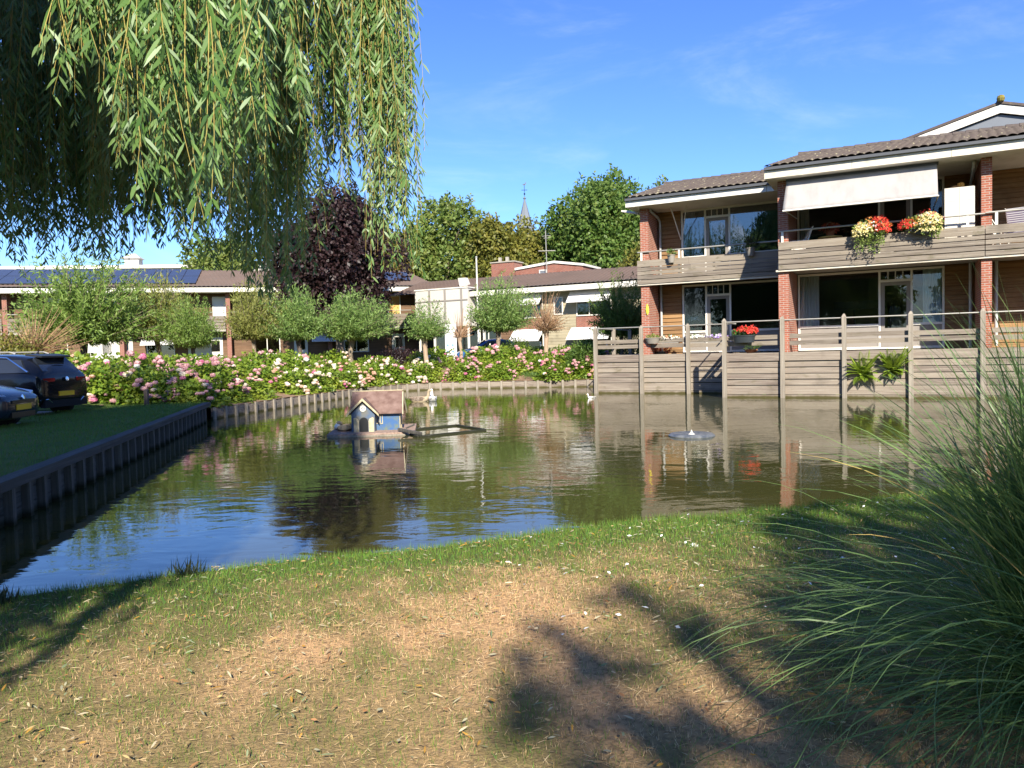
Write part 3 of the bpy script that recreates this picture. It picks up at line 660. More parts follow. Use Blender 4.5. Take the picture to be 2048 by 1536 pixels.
# -- gabled house behind
gh = thing('gabled_house', 'house behind the flats with white barge boards and a grey gable panel', 'house', uv(0, 0), FRZ)
ax, az_, sl_ = 8.28, 9.83, .283
W_ = 4.4
mb = MB(); mb.prism([(ax-W_, az_-.35-sl_*W_), (ax, az_-.35), (ax+W_, az_-.35-sl_*W_), (ax+W_, 1.44), (ax-W_, 1.44)], 8.02, 14, 'y'); mb.build('wall', M['brick'], gh)
mb = MB(); mb.prism([(ax-W_, az_-.36-sl_*W_), (ax, az_-.36), (ax+W_, az_-.36-sl_*W_)], 6.1, 8.0, 'y'); mb.build('gable_panel', M['slate'], gh)
for s in (-1, 1):
    mb = MB(); mb.prism([(ax, az_-.05), (ax, az_-.33), (ax+s*W_, az_-.33-sl_*W_), (ax+s*W_, az_-.05-sl_*W_)][::s], 5.98, 6.06, 'y'); mb.build('barge_board', M['white'], gh)
    mb = MB(); n = 13
    for i in range(n):      # stepped tile courses seen on the verge
        a, b = i/n, (i+1)/n; mb.hexa([(ax+s*W_*x, y, az_-sl_*W_*x+zz) for zz, in ((-.03,), (.06,)) for x, y in ((a, 5.94), (b, 5.94), (b, 14), (a, 14))])
    mb.build('roof', M['tile'], gh)
mb = MB(); mb.tube([(ax, 5.88, az_+.10), (ax, 14, az_+.10)], .11, 10); mb.build('ridge_tiles', M['tile'], gh)
mb = MB(); mb.lathe([(.01, -.12), (.1, -.09), (.13, 0), (.1, .09), (.01, .13)], 10, (ax, 5.90, az_+.13)); mb.build('moss_knob', plain('moss', (.22, .19, .05), .95, .1, dirt=(.10, .07, .03), amt=1, scale=14), gh)
# ------------------------------------------------------------------ far buildings
def winbox(par, u0, u1, v, z0, z1, blind=None, mull=()):
    f = MB(); W = .07
    f.box(u0, u0+W, v-.05, v+.02, z0, z1); f.box(u1-W, u1, v-.05, v+.02, z0, z1); f.box(u0+W, u1-W, v-.05, v+.02, z0, z0+W); f.box(u0+W, u1-W, v-.05, v+.02, z1-W, z1)
    for m_ in mull: f.box(m_-.03, m_+.03, v-.05, v+.02, z0+W, z1-W)
    fr = f.build('window', M['white'], par)
    g = MB(); g.box(u0+W, u1-W, v-.02, v-.008, z0+W, z1-W); g.build('pane', M['glass_far'] if blind is None else blind, fr)
    return fr
M['blind_orange'] = plain('orange_blind', (.62, .34, .12), .8, .1, amt=.1)
M['blind_white'] = plain('white_blind', (.66, .66, .64), .8, .1, amt=.1)
M['solar'] = plain('solar_cells', (.042, .05, .075), .22, .6, amt=.25, scale=4)
M['panel_white'] = plain('white_wall_panel', (.48, .455, .41), .6, .2, dirt=(.5, .47, .42), amt=.4, scale=.7)
LW = thing('apartment_building', 'long low building with solar panels on its brown roof, behind the pollard willows', 'apartment building', (-6.7, 60, 0), R_(14.9))
x0 = -48.
mb = MB(); mb.box(x0, -.28, .9, 8, 1.0, 6.6); mb.build('core_wall', M['roomdark'], LW)
mb = MB()
for a, b, z0, z1 in ((x0, -.3, 4.35, 6.5), (x0, -.3, 1.0, 3.62)):
    z = z0
    while z < z1-.02: e = min(z1, z+.2); mb.prism([(.86, z+.004), (.895, z+.004), (.895, e), (.875, e)], a, b, 'x'); z += .2
mb.build('cladding', M['clad_far'], LW)
for u in (-.30, -7.4, -14.6, -21.8, -29, -36.2):
    mb = MB(); mb.box(u, u+.3, -.05, .855, 1.0, 6.48); mb.build('brick_pier', M['brick_far'], LW)
for a, b in ((-7.05, -.02), (-14.3, -7.45), (-21.5, -14.65), (-28.7, -21.85), (-35.9, -29.05), (-47, -36.25)):
    mb = MB()
    for z0, z1 in ((3.85, 4.05), (4.08, 4.28), (4.31, 4.52), (4.55, 4.78)): mb.box(a, b, -.14, -.10, z0, z1)
    bb = mb.build('balcony_front', M['wood'], LW)
    mb = MB(); mb.tube([(a, -.1, 5.05), (b, -.1, 5.05)], .03, 6); mb.build('balcony_rail', M['metal'], bb)
    mb = MB(); mb.box(a, b, -.09, .85, 3.66, 3.82); mb.build('balcony_slab', M['concrete'], LW)
mb = MB(); mb.box(x0, 1.0, -.68, -.62, 6.48, 6.80); mb.box(.94, 1.0, -.615, 8, 6.48, 6.80); mb.build('fascia', M['white'], LW)
mb = MB(); mb.box(x0, .93, -.61, .9, 6.5, 6.55); mb.build('soffit', M['white'], LW)
tiled(LW, x0, 1.05, -.75, 6.84, x0, -.9, 4, 8.52, per=.3, course=.4, far=True)
mb = MB(); mb.add([(x0, 4, 8.5), (-.9, 4, 8.5), (1.05, 8.5, 6.84), (x0, 8.5, 6.84)], [(0, 1, 2, 3)]); mb.add([(-.9, 4, 8.51), (1.05, -.75, 6.83), (1.05, 8.5, 6.83)], [(0, 1, 2)]); mb.build('roof_end', M['tile_far'], LW)
sl_v = lambda s: (-.75+4.75*s, 6.84+1.68*s)
for i in range(16):
    for j in range(2):
        u = -33.5+i*1.06; a, b = (.13+.42*j), (.13+.42*j+.40)
        (va, za), (vb2, zb2) = sl_v(a), sl_v(b); nz_ = (-.333*.10, .943*.10)
        mb = MB(); mb.hexa([(u, va+nz_[0], za+nz_[1]), (u+1.02, va+nz_[0], za+nz_[1]), (u+1.02, vb2+nz_[0], zb2+nz_[1]), (u, vb2+nz_[0], zb2+nz_[1]),
                            (u, va+nz_[0]*1.4, za+nz_[1]*1.4), (u+1.02, va+nz_[0]*1.4, za+nz_[1]*1.4), (u+1.02, vb2+nz_[0]*1.4, zb2+nz_[1]*1.4), (u, vb2+nz_[0]*1.4, zb2+nz_[1]*1.4)])
        mb.build('solar_panel', M['solar'], LW)
for k in range(3):
    u = -3.6+k*.9; (va, za), (vb2, zb2) = sl_v(.28), sl_v(.80)
    mb = MB(); mb.hexa([(u, va-.03, za+.1), (u+.87, va-.03, za+.1), (u+.87, vb2-.03, zb2+.1), (u, vb2-.03, zb2+.1), (u, va-.05, za+.14), (u+.87, va-.05, za+.14), (u+.87, vb2-.05, zb2+.14), (u, vb2-.05, zb2+.14)]); mb.build('solar_panel', M['solar'], LW)
for k, u in enumerate((-2.75, -9.3, -12, -15.6, -19.2, -23, -26.5, -30.5, -34)):
    winbox(LW, u, u+1.0, .84, 4.75, 6.25, [M['blind_orange'], None, M['blind_white'], M['blind_white'], None, None, M['blind_white'], None, M['blind_white']][k])
for u in (-2.5, -9.9, -16.0, -23.3, -30.2, -34.4):
    mb = MB(); mb.box(u, u+1.0, .82, .87, 1.05, 3.25); dd = mb.build('door', M['white'], LW)
    mb = MB(); mb.box(u+.2, u+.8, .80, .818, 2.2, 3.0); mb.build('door_pane', M['glass_far'], dd)
for u in (-6.2, -12.8, -20.2, -27.2, -33): winbox(LW, u, u+1.9, .84, 1.9, 3.3, None, (u+.95,))
for u, W2 in ((-8.6, 2.6), (-20.4, 3.2), (-18.1, 2.2)):
    mb = MB(); mb.prism([(.8, 3.5), (.8, 3.46), (-.5, 2.75), (-.5, 2.79)], u, u+W2, 'x'); mb.build('awning', M['awning_white'], LW)
for u, W2 in ((-24.5, 3.4), (-17.4, 1.6), (-30, 1.2)):
    mb = MB(); mb.box(u, u+W2, .80, .858, 1.05, 3.3); mb.build('wall_panel', M['panel_white'], LW)
fb2 = thing('flat_roofed_block', 'pale flat roofed block with a capped chimney rising behind the solar roof', 'building', (-30, 72, 0), R_(8))
mb = MB(); mb.box(-30, 9, 0, 8, 1, 10.2); mb.build('wall', M['panel_white'], fb2)
mb = MB(); mb.box(-30.2, 9.2, -.2, 8.2, 10.2, 10.5); mb.build('roof_edge', M['white'], fb2)
mb = MB(); mb.box(-6.6, -5.3, 3, 4.2, 10.52, 11.5); mb.hexa([(-6.8, 2.8, 11.5), (-5.1, 2.8, 11.5), (-5.1, 4.4, 11.5), (-6.8, 4.4, 11.5), (-6.2, 3.4, 12.0), (-5.7, 3.4, 12.0), (-5.7, 3.8, 12.0), (-6.2, 3.8, 12.0)]); mb.build('chimney', M['panel_white'], fb2)

CH = thing('care_home', 'two storey brown roofed building with white awnings and a white panelled entrance', 'building', (-2.7, 52, 0), FRZ)
mb = MB(); mb.box(.2, 24, .6, 9, 1.0, 5.6); mb.box(-6.5, .2, 3.2, 9, 1, 5.6); mb.build('core_wall', M['roomdark'], CH)
def far_clad(par, a, b, v, z0, z1, mat):
    mb = MB(); z = z0
    while z < z1-.02: e = min(z1, z+.19); mb.prism([(v-.035, z+.004), (v, z+.004), (v, e), (v-.018, e)], a, b, 'x'); z += .19
    mb.build('cladding', mat, par)
far_clad(CH, 2.0, 3.4, .59, 1.1, 5.5, M['clad_far']); far_clad(CH, 5.2, 7.5, .59, 1.1, 5.5, M['clad_pale']); far_clad(CH, 9.9, 12.5, .59, 1.1, 5.5, M['clad_pale'])
for a, b in ((3.4, 5.2), (7.5, 9.9), (12.5, 15)):
    mb = MB(); mb.box(a+.005, b-.005, .50, .59, 3.05, 3.75); mb.build('brick_spandrel', M['brick_far'], CH)
    for z0, z1 in ((1.35, 3.0), (3.8, 5.35)):
        fr = winbox(CH, a+.02, b-.02, .55, z0, z1, None, ((a+b)/2-.3,)); mb = MB(); mb.grid(lambda p, q: (a+.1+(b-a-.2)*p, .72+.03*math.sin(p*90), z1-.1+(z0-z1+.2)*q), 60, 2); mb.build('curtain', M['curtain'] if b > 9 else M['awning'], CH)
        mb = MB(); zt_ = z1+.08; ex = .95 if z0 < 2 else .8; dz = .75
        mb.prism([(.48, zt_), (.48, zt_-.04), (.48-ex, zt_-dz-.04), (.48-ex, zt_-dz)], a-.35, b+.05, 'x'); mb.build('awning', M['awning_white'], CH)
winbox(CH, 5.95, 6.6, .54, 3.95, 5.1, None)
mb = MB(); mb.box(.2, 24, -.35, -.29, 5.42, 5.74); mb.build('fascia', M['white'], CH)
mb = MB(); mb.box(.2, 24, -.285, .6, 5.43, 5.48); mb.build('soffit', M['white'], CH)
tiled(CH, -6.5, 24, -.42, 5.78, -6.5, 24, 4, 7.06, per=.3, course=.42, far=True)
mb = MB(); mb.add([(-6.5, 4, 7.05), (24, 4, 7.05), (24, 9, 5.78), (-6.5, 9, 5.78)], [(0, 1, 2, 3)]); mb.build('roof_back', M['tile_far'], CH)
mb = MB(); mb.box(-4.1, .15, -.5, 2.6, 3.45, 6.0); mb.build('entrance_block', M['panel_white'], CH)
mb = MB()
for u in (-3.0, -1.75, -.45): mb.box(u, u+.16, -.53, -.503, 3.47, 5.98)
mb.box(-4.08, .13, -.545, -.532, 5.18, 5.26); mb.build('panel_strip', M['grey'], CH)
mb = MB(); mb.box(-4.15, .2, -.55, 2.65, 6.0, 6.08); mb.build('roof_edge', M['white'], CH)
for u in (-3.9, -2.7, .0, 1.2): mb = MB(); mb.box(u, u+.12, -.45, -.33, 1.0, 3.449); mb.build('entrance_column', M['white'], CH)
mb = MB(); mb.box(-4.0, .2, 1.6, 1.7, 1.0, 3.44); mb.build('entrance_glazing', M['glass_far'], CH)
far_clad(CH, .2, 2.0, .59, 1.1, 5.5, M['panel_white'])
winbox(CH, .4, 1.8, .54, 1.4, 3.3, None, (1.1,))
mb = MB(); mb.box(-2.6, -1.7, .4, .9, 1.0, 1.55); mb.build('yellow_bin', plain('yellow_plastic', (.75, .60, .05), .5, .4), CH)
mb = MB(); mb.prism([(1.2, 6.25), (1.0, 6.85), (1.35, 6.85), (1.7, 6.4)], -1.5, -.9, 'x'); mb.build('roof_vent', M['white'], CH)
DB = thing('brick_rooftop_block', 'dark brick rooftop block with chimney and white edge above the brown roof', 'rooftop block', (-2.7, 52, 0), FRZ)
mb = MB(); mb.box(-1.3, .6, 5.6, 7.0, 5.9, 8.25); ch = mb.build('chimney', M['brick_far'], DB)
mb = MB(); mb.box(-1.38, .68, 5.52, 7.08, 8.25, 8.33); mb.box(-.9, -.7, 6, 6.2, 8.34, 8.7); mb.box(-.3, -.1, 6, 6.2, 8.34, 8.7); mb.build('chimney_cap', M['concrete'], ch)
mb = MB(); mb.prism([(.65, 5.9), (6.0, 5.9), (6.0, 7.55), (3.8, 7.9), (.65, 7.6)], 5.7, 9, 'y'); mb.build('wall', M['brick_far'], DB)
mb = MB(); mb.prism([(.64, 7.61), (3.8, 7.91), (6.1, 7.56), (6.1, 7.72), (3.8, 8.08), (.64, 7.78)], 5.6, 9.1, 'y'); mb.build('roof_edge', M['white'], DB)
winbox(DB, 2.6, 3.2, 5.68, 6.95, 7.5, M['slate'])
CT = thing('church_tower', 'slender grey church spire with cross and weathercock, far behind the trees', 'church tower', (4.5, 200, 0))
mb = MB(); mb.box(-2.6, 2.6, -2.6, 2.6, 0, 29); mb.build('tower', M['brick_far'], CT)
mb = MB(); mb.lathe([(3.4, 28.6), (3.0, 29.4), (1.5, 35.5), (.32, 40), (.22, 40.6), (.42, 40.9), (.12, 41.3)], 8); mb.build('spire', M['slate'], CT)
mb = MB(); mb.tube([(0, 0, 41), (0, 0, 44.6)], .07, 6); mb.tube([(-.75, 0, 43), (.75, 0, 43)], .07, 6); mb.lathe([(.01, 41.7), (.28, 42), (.01, 42.3)], 8); mb.build('cross', M['black'], CT)
mb = MB(); mb.prism([(-.5, 44.5), (.1, 44.55), (.4, 45.1), (.5, 44.8), (.3, 44.3), (-.2, 44.2)], -.04, .04, 'y'); mb.build('weathercock', M['dgrey'], CT)
AN = thing('antenna_mast', 'thin aerial mast with crossbars above the brown roof', 'antenna', (2.72, 55, 0))
mb = MB(); mb.tube([(0, 0, 6.2), (-.05, 0, 10.2)], .035, 6); mb.build('mast', M['metal'], AN)
mb = MB(); mb.tube([(-.6, -.05, 8.75), (.62, -.05, 8.75)], .03, 6); mb.tube([(-.3, .05, 9.8), (.32, .05, 9.85)], .02, 5); mb.tube([(-.2, -.05, 9.65), (.2, -.05, 9.65)], .02, 5); mb.build('aerial', M['metal'], AN)
FP = thing('flagpole', 'tall white flagpole standing before the panelled entrance', 'flagpole', (-1.98, 47, 0))
mb = MB(); mb.tube([(0, 0, 1.0), (0, 0, 7.4)], [.065, .045], 10); mb.build('pole', M['white'], FP, True)
mb = MB(); mb.lathe([(.03, 7.4), (.07, 7.43), (.07, 7.5), (.01, 7.54)], 10); mb.build('finial', M['metal'], FP)
SG = thing('sign_board', 'tall white sign board with small blue emblems by the entrance', 'sign', (-3.72, 47.6, 0), R_(-8))
mb = MB(); mb.box(-.36, .36, -.04, .04, 1.2, 3.45); mb.build('board', M['awning_white'], SG)
mb = MB(); mb.box(-.30, -.24, -.03, .03, 1.0, 1.198); mb.box(.24, .30, -.03, .03, 1.0, 1.198); mb.build('foot', M['metal'], SG)
mb = MB()
for z in (2.15, 1.75):
    for x in (-.2, .12): mb.lathe([(.001, -.003), (.06, -.003), (.06, .003), (.001, .003)], 10, (x, 0, 0))
bl = plain('sign_blue', (.12, .25, .55), .5, .4, amt=.05)
for z in (2.15, 1.75):
    for x in (-.2, .12): mb = MB(); mb.box(x-.06, x+.06, -.046, -.0405, z-.06, z+.06); mb.build('emblem', bl, SG)

# ------------------------------------------------------------------ cars
M['paint_black'] = plain('black_car_paint', (.006, .007, .010), .14, .3, amt=.0); M['paint_navy'] = plain('navy_car_paint', (.014, .02, .034), .16, .35, amt=.0); M['paint_blue'] = plain('blue_car_paint', (.025, .10, .24), .15, .6, amt=.0)
for k in ('paint_black', 'paint_navy', 'paint_blue'):
    p = [n for n in M[k].node_tree.nodes if n.type == 'BSDF_PRINCIPLED'][0]; p.inputs['Coat Weight'].default_value = .35; p.inputs['Coat Roughness'].default_value = .03
M['car_glass'] = plain('tinted_car_glass', (.02, .024, .03), .03, .9, amt=0.); M['chrome'] = plain('chrome', (.75, .77, .8), .12, .5, 1., amt=0.); M['red_lens'] = plain('red_lens', (.28, .012, .012), .12, .7, amt=0.)
M['rubber'] = plain('tyre_rubber', (.016, .016, .017), .8, .2, amt=.2); M['plate'] = plain('yellow_plate', (.72, .42, .02), .4, .4, amt=.1); M['lamp_lens'] = plain('headlamp_lens', (.45, .50, .58), .08, .8, amt=.4, scale=14)
def car(label, loc, rz, paint, st, glass_spans, wheels, group=None):
    """st: stations front to rear (x, z_sill, z_belt, z_top, w_sill, w_belt, w_top); +x is the rear"""
    t_ = thing('parked_car', label, 'car', loc, rz, group)
    def ring(s):
        x, zs, zb, zt, ws, wb, wt = s; zm = zs+(zb-zs)*.45
        h = [(x, -ws*.86, zs-.02), (x, -ws, zs+.06), (x, -ws*1.03, zm), (x, -wb*1.015, zb-.06), (x, -wb, zb), (x, -wt-(wb-wt)*.25, zt-.09 if zt-zb > .3 else zb+(zt-zb)*.6), (x, -wt*.88, zt-.012), (x, -wt*.45, zt+.012)]
        return h+[(a, -b, c) for a, b, c in h[::-1]]
    mb = MB(); mb.rings([ring(s) for s in st]); bd = mb.build('body', M[paint], t_, True)
    bv = bd.modifiers.new('round', 'SUBSURF'); bv.levels = bv.render_levels = 1
    def sect(x):
        xs_ = [s[0] for s in st]; return [float(np.interp(x, xs_, [s[k] for s in st])) for k in range(7)]
    for (xa, xb, xc, xd) in glass_spans:       # side glass: bottom a-b, top d-c
        for sg in (-1, 1):
            def P(x, f, off):
                s = sect(x); y = (s[5]+(s[6]-s[5])*f)*1.0+off; return (x, sg*y, s[2]+(s[3]-s[2])*f)
            mb = MB(); q = [P(xa, .10, .02), P(xb, .10, .02), P(xc, .80, .03), P(xd, .80, .03)]; q2 = [P(xa, .10, -.03), P(xb, .10, -.03), P(xc, .80, -.03), P(xd, .80, -.03)]
            mb.hexa((q2+q) if sg > 0 else (q2[::-1]+q[::-1])); mb.build('side_window', M['car_glass'], t_)
    for x in wheels:
        for sg in (-1, 1):
            y = sg*(sect(x)[4]-.09)
            mb = MB(); mb.rings([[(x+r*math.cos(a), y+o*sg, .33+r*math.sin(a)) for a in np.linspace(0, 2*math.pi, 25)[:-1]] for r, o in ((.30, -.1), (.335, -.07), (.335, .08), (.30, .11), (.215, .105))]); wl = mb.build('wheel', M['rubber'], t_, True)
            mb = MB()
            for k in range(5): a = 2*math.pi*k/5; mb.beam((x, y+.10*sg, .33), (x+.2*math.cos(a), y+.10*sg, .33+.2*math.sin(a)), .03, .07, (0, 1, 0))
            mb.lathe([(.001, .0), (.06, 0), (.06, .02)], 8, (x, y, .33)); mb.build('rim', M['metal'], wl)
            mb = MB(); mb.rings([[(x+r*math.cos(a), sg*(sect(x)[4]*1.03+o), .35+r*math.sin(a)) for a in np.linspace(-.12, math.pi+.12, 20)] for r, o in ((.40, -.03), (.40, .012), (.345, .012), (.345, -.05))], False); mb.build('wheel_arch', M['black'], t_, True)
    return t_, sect
SUV = [(-4.18, .45, .78, .80, .50, .52, .45), (-4.10, .30, .86, .90, .80, .74, .62), (-3.6, .24, .97, 1.02, .90, .86, .74), (-3.05, .23, 1.03, 1.12, .91, .89, .76), (-2.4, .23, 1.04, 1.50, .91, .89, .64), (-1.9, .23, 1.04, 1.57, .91, .89, .63),
       (-1.0, .23, 1.06, 1.55, .91, .89, .62), (-.42, .25, 1.08, 1.47, .91, .88, .60), (-.12, .28, 1.07, 1.16, .88, .84, .66), (-.02, .36, .98, 1.05, .80, .78, .62), (.0, .42, .80, .84, .72, .72, .60)]
s1, sec = car('black sport utility car parked with its rear towards the hydrangeas', (-11.05, 18.95, .40), R_(-7), 'paint_black', SUV, [(-2.75, -1.62, -1.62, -2.3), (-1.56, -1.22, -1.52, -1.56), (-1.14, -.36, -.62, -1.44)], (-3.35, -.78))
mb = MB(); mb.hexa([(-.16, -.62, 1.10), (-.16, .62, 1.10), (-.45, .52, 1.42), (-.45, -.52, 1.42), (-.10, -.64, 1.13), (-.10, .64, 1.13), (-.40, .54, 1.47), (-.40, -.54, 1.47)]); mb.build('rear_window', M['car_glass'], s1)
mb = MB(); mb.hexa([(-.6, -.56, 1.51), (-.6, .56, 1.51), (-.22, .5, 1.46), (-.22, -.5, 1.46), (-.6, -.56, 1.56), (-.6, .56, 1.56), (-.22, .5, 1.50), (-.22, -.5, 1.50)]); mb.build('spoiler', M['black'], s1)
for sg in (-1, 1):
    mb = MB(); mb.hexa([(-.42, sg*.845, .90), (-.03, sg*.70, .86), (.02, sg*.40, .88), (-.3, sg*.5, .90), (-.42, sg*.885, .99), (-.01, sg*.74, .96), (.03, sg*.40, .96), (-.3, sg*.5, .99)]); mb.build('tail_lamp', M['red_lens'], s1)
    mb = MB(); mb.tube([(-2.75, sg*.865, 1.30), (-2.35, sg*.72, 1.49), (-1.5, sg*.70, 1.515), (-.95, sg*.715, 1.47), (-.30, sg*.875, 1.12)], [.008, .012, .013, .016, .022], 6); mb.build('chrome_strip', M['chrome'], s1)
    mb = MB(); mb.tube([(-2.3, sg*.58, 1.56), (-2.2, sg*.57, 1.62), (-1.0, sg*.56, 1.61), (-.85, sg*.56, 1.56)], .018, 6); mb.build('roof_rail', M['metal'], s1)
    mb = MB(); mb.tube([(-.45, sg*.91, .42), (-.06, sg*.80, .44), (.0, sg*.62, .45), (.0, sg*.5, .37)], .016, 6); mb.build('bumper_trim', M['chrome'], s1)
    mb = MB(); mb.box(-1.55, -1.36, sg*.93-.012, sg*.93+.012, .90, .93); mb.build('door_handle', M['paint_black'], s1)
mb = MB(); mb.box(-.01, .025, -.26, .26, .52, .63); mb.build('number_plate', M['plate'], s1)
mb = MB(); mb.lathe([(.001, -.01), (.055, -.01), (.055, .015), (.001, .018)], 12); o = mb.build('badge', M['chrome'], s1); o.rotation_euler = (0, R_(80), 0); o.location = (.03, 0, .93)
mb = MB(); mb.tube([(-.75, 0, 1.55), (-.68, 0, 1.63)], [.03, .008], 6); mb.build('roof_aerial', M['black'], s1)
mb = MB(); mb.box(-.12, .01, -.74, .74, .25, .42); mb.build('bumper_skirt', M['rubber'], s1)
HB = [(.0, .30, .56, .60, .55, .60, .5), (.07, .24, .66, .70, .72, .70, .58), (.28, .20, .74, .79, .82, .80, .66), (.8, .20, .85, .92, .86, .84, .70), (1.15, .20, .90, .97, .86, .85, .70), (1.8, .20, .93, 1.38, .86, .85, .58), (2.3, .20, .93, 1.45, .86, .85, .56), (3.4, .22, .95, 1.38, .86, .84, .55), (3.9, .26, .95, 1.05, .82, .80, .60), (4.05, .36, .8, .85, .7, .7, .55)]
h1, sec = car('dark navy hatchback with clear headlamps parked nose to the lawn, nearest car', (-9.98, 15.6, .40), R_(180+4), 'paint_navy', HB, [(1.45, 2.45, 2.45, 1.95), (2.52, 3.5, 3.3, 2.52)], (.82, 3.35))
for sg in (-1, 1):
    mb = MB(); mb.hexa([(.05, sg*.46, .60), (.22, sg*.76, .62), (.62, sg*.865, .74), (.40, sg*.5, .70), (.09, sg*.45, .70), (.20, sg*.74, .76), (.62, sg*.85, .83), (.40, sg*.5, .82)]); mb.build('headlamp', M['lamp_lens'], h1)
    mb = MB(); mb.box(.06, .11, sg*.52-.07, sg*.52+.07, .31, .39); mb.build('fog_lamp', M['lamp_lens'], h1)
mb = MB(); mb.box(-.012, .03, -.26, .26, .40, .51); mb.build('number_plate', M['plate'], h1)
mb = MB(); mb.box(-.006, .05, -.40, .40, .53, .60); mb.build('grille', M['black'], h1)
mb = MB(); mb.box(.0, .06, -.42, .42, .25, .36); mb.build('lower_grille', M['black'], h1)
mb = MB(); mb.lathe([(.001, 0), (.05, 0), (.05, .02), (.001, .022)], 12); o = mb.build('badge', M['chrome'], h1); o.rotation_euler = (0, R_(-75), 0); o.location = (.012, 0, .655)
mb = MB(); mb.hexa([(1.22, -.66, .97), (1.22, .66, .97), (1.8, .55, 1.36), (1.8, -.55, 1.36), (1.18, -.66, 1.0), (1.18, .66, 1.0), (1.77, .55, 1.40), (1.77, -.55, 1.40)]); mb.build('windscreen', M['car_glass'], h1)
c3, sec = car('blue car parked by the entrance between pollard willows', (-3.25, 45.2, .98), R_(180+8), 'paint_blue', HB, [(1.45, 2.45, 2.45, 1.95), (2.52, 3.5, 3.3, 2.52)], (.82, 3.35))
c3.rotation_euler = (0, 0, R_(6)); c3.scale = (.95, .95, 1.02)
mb = MB(); mb.hexa([(1.22, -.66, .97), (1.22, .66, .97), (1.8, .55, 1.36), (1.8, -.55, 1.36), (1.18, -.66, 1.0), (1.18, .66, 1.0), (1.77, .55, 1.40), (1.77, -.55, 1.40)]); mb.build('windscreen', M['car_glass'], c3)
for sg in (-1, 1):
    mb = MB(); mb.hexa([(1.55, sg*.86, .96), (1.72, sg*.86, .96), (1.72, sg*1.0, .98), (1.6, sg*1.0, .98), (1.55, sg*.86, 1.07), (1.72, sg*.86, 1.07), (1.72, sg*1.0, 1.07), (1.6, sg*1.0, 1.07)]); mb.build('mirror', M['black'], c3)

# ------------------------------------------------------------------ on the water
M['duck_blue'] = plain('faded_blue_paint', (.085, .125, .20), .8, .15, dirt=(.15, .145, .12), amt=.9, scale=6., lo=.40, hi=.62); M['duck_blue2'] = plain('bright_blue_paint', (.05, .115, .26), .7, .2, dirt=(.13, .16, .11), amt=.9, scale=7., lo=.45, hi=.7)
M['duck_cream'] = plain('dirty_cream_paint', (.50, .43, .29), .8, .2, dirt=(.24, .20, .11), amt=.85, scale=8.); M['felt'] = plain('brown_roofing_felt', (.13, .078, .064), .85, .2, dirt=(.30, .21, .18), amt=.6, scale=5., bmp=.3)
M['litter'] = plain('messy_deck', (.24, .17, .13), .95, .1, dirt=(.50, .36, .30), amt=.9, scale=16., bmp=.8)
FPx = thing('floating_platform', 'low grey floating platform under the little blue duck house', 'platform', (-3.05, 17.1, 0), R_(6))
mb = MB()
for i in range(9): mb.box(-.98+.02*math.sin(i*3), .86, -.95+i*.21, -.95+i*.21+.204, .03, .065)
mb.build('deck', M['litter'], FPx)
mb = MB(); mb.box(-.94, .82, -.98, -.93, -.12, .028); mb.box(-.94, .82, .88, .93, -.12, .028); mb.box(-.98, -.945, -.95, .9, -.12, .028); mb.box(.825, .86, -.95, .9, -.12, .028); mb.build('float_frame', M['post'], FPx)
DH = thing('duck_house', 'small blue duck house with brown roof and cream arched doors on the floating platform', 'duck house', (-3.02, 16.78, .065), R_(3))
# main body u -.30..+.50, ridge along x; cross gable towards the viewer on the left
def arch(cx, w, h, n=10): return [(cx-w/2, 0), (cx+w/2, 0)]+[(cx+w/2*math.cos(a), h-w/2+w/2*math.sin(a)) for a in np.linspace(0, math.pi, n)]
mb = MB(); mb.prism([(-.02, 0), (.58, 0), (.58, .44), (.28, .80), (-.02, .44)], -.44, .52, 'x'); mb.build('wall', M['duck_blue2'], DH)
mb = MB(); mb.prism([(-.48, 0), (.02, 0), (.02, .40), (-.23, .66), (-.48, .40)], -.30, .1, 'y'); mb.build('gable_wall', M['duck_blue'], DH)
mb = MB(); mb.prism(arch(-.215, .185, .315), -.312, -.301, 'y'); mb.build('doorway', M['black'], DH)
for s, c_ in ((-1, -.375), (1, -.055)):
    mb = MB(); w_ = .055; pts_ = [(c_-w_, 0), (c_+w_, 0), (c_+w_, .30 if s > 0 else .23), (c_+.6*w_, .315 if s > 0 else .285), (c_-.6*w_, .285 if s > 0 else .315), (c_-w_, .23 if s > 0 else .30)]
    mb.prism(pts_, -.325, -.302, 'y'); mb.build('door_leaf', M['duck_cream'], DH)
mb = MB(); a_ = np.linspace(0, 2*math.pi, 21)[:-1]
for k in range(20):
    a, b = 2*math.pi*k/20, 2*math.pi*(k+1)/20; q = lambda r, an, y: (-.225+r*math.cos(an), y, .505+r*math.sin(an))
    mb.hexa([q(.042, a, -.302), q(.066, a, -.302), q(.066, b, -.302), q(.042, b, -.302), q(.042, a, -.32), q(.066, a, -.32), q(.066, b, -.32), q(.042, b, -.32)])
mb.beam((-.265, -.311, .545), (-.185, -.311, .465), .012, .02); mb.beam((-.265, -.311, .465), (-.185, -.311, .545), .012, .02); mb.build('round_window', M['white'], DH)
for x in (.055, .13):
    mb = MB()
    mb.box(x-.03, x-.018, -.035, -.021, .14, .34); mb.box(x+.018, x+.03, -.035, -.021, .14, .34); mb.box(x-.018, x+.018, -.035, -.021, .14, .155); mb.box(x-.018, x+.018, -.035, -.021, .325, .34); mb.build('window', M['duck_cream'], DH)
mb = MB(); mb.prism([(y, z) for y, z in arch(.22, .17, .34)], .521, .53, 'x'); mb.build('doorway', M['black'], DH)
mb = MB(); mb.prism([(-.012, 0), (.13, 0), (.13, .22), (.05, .33), (-.012, .33)], .522, .54, 'x'); mb.build('door_leaf', M['duck_cream'], DH)
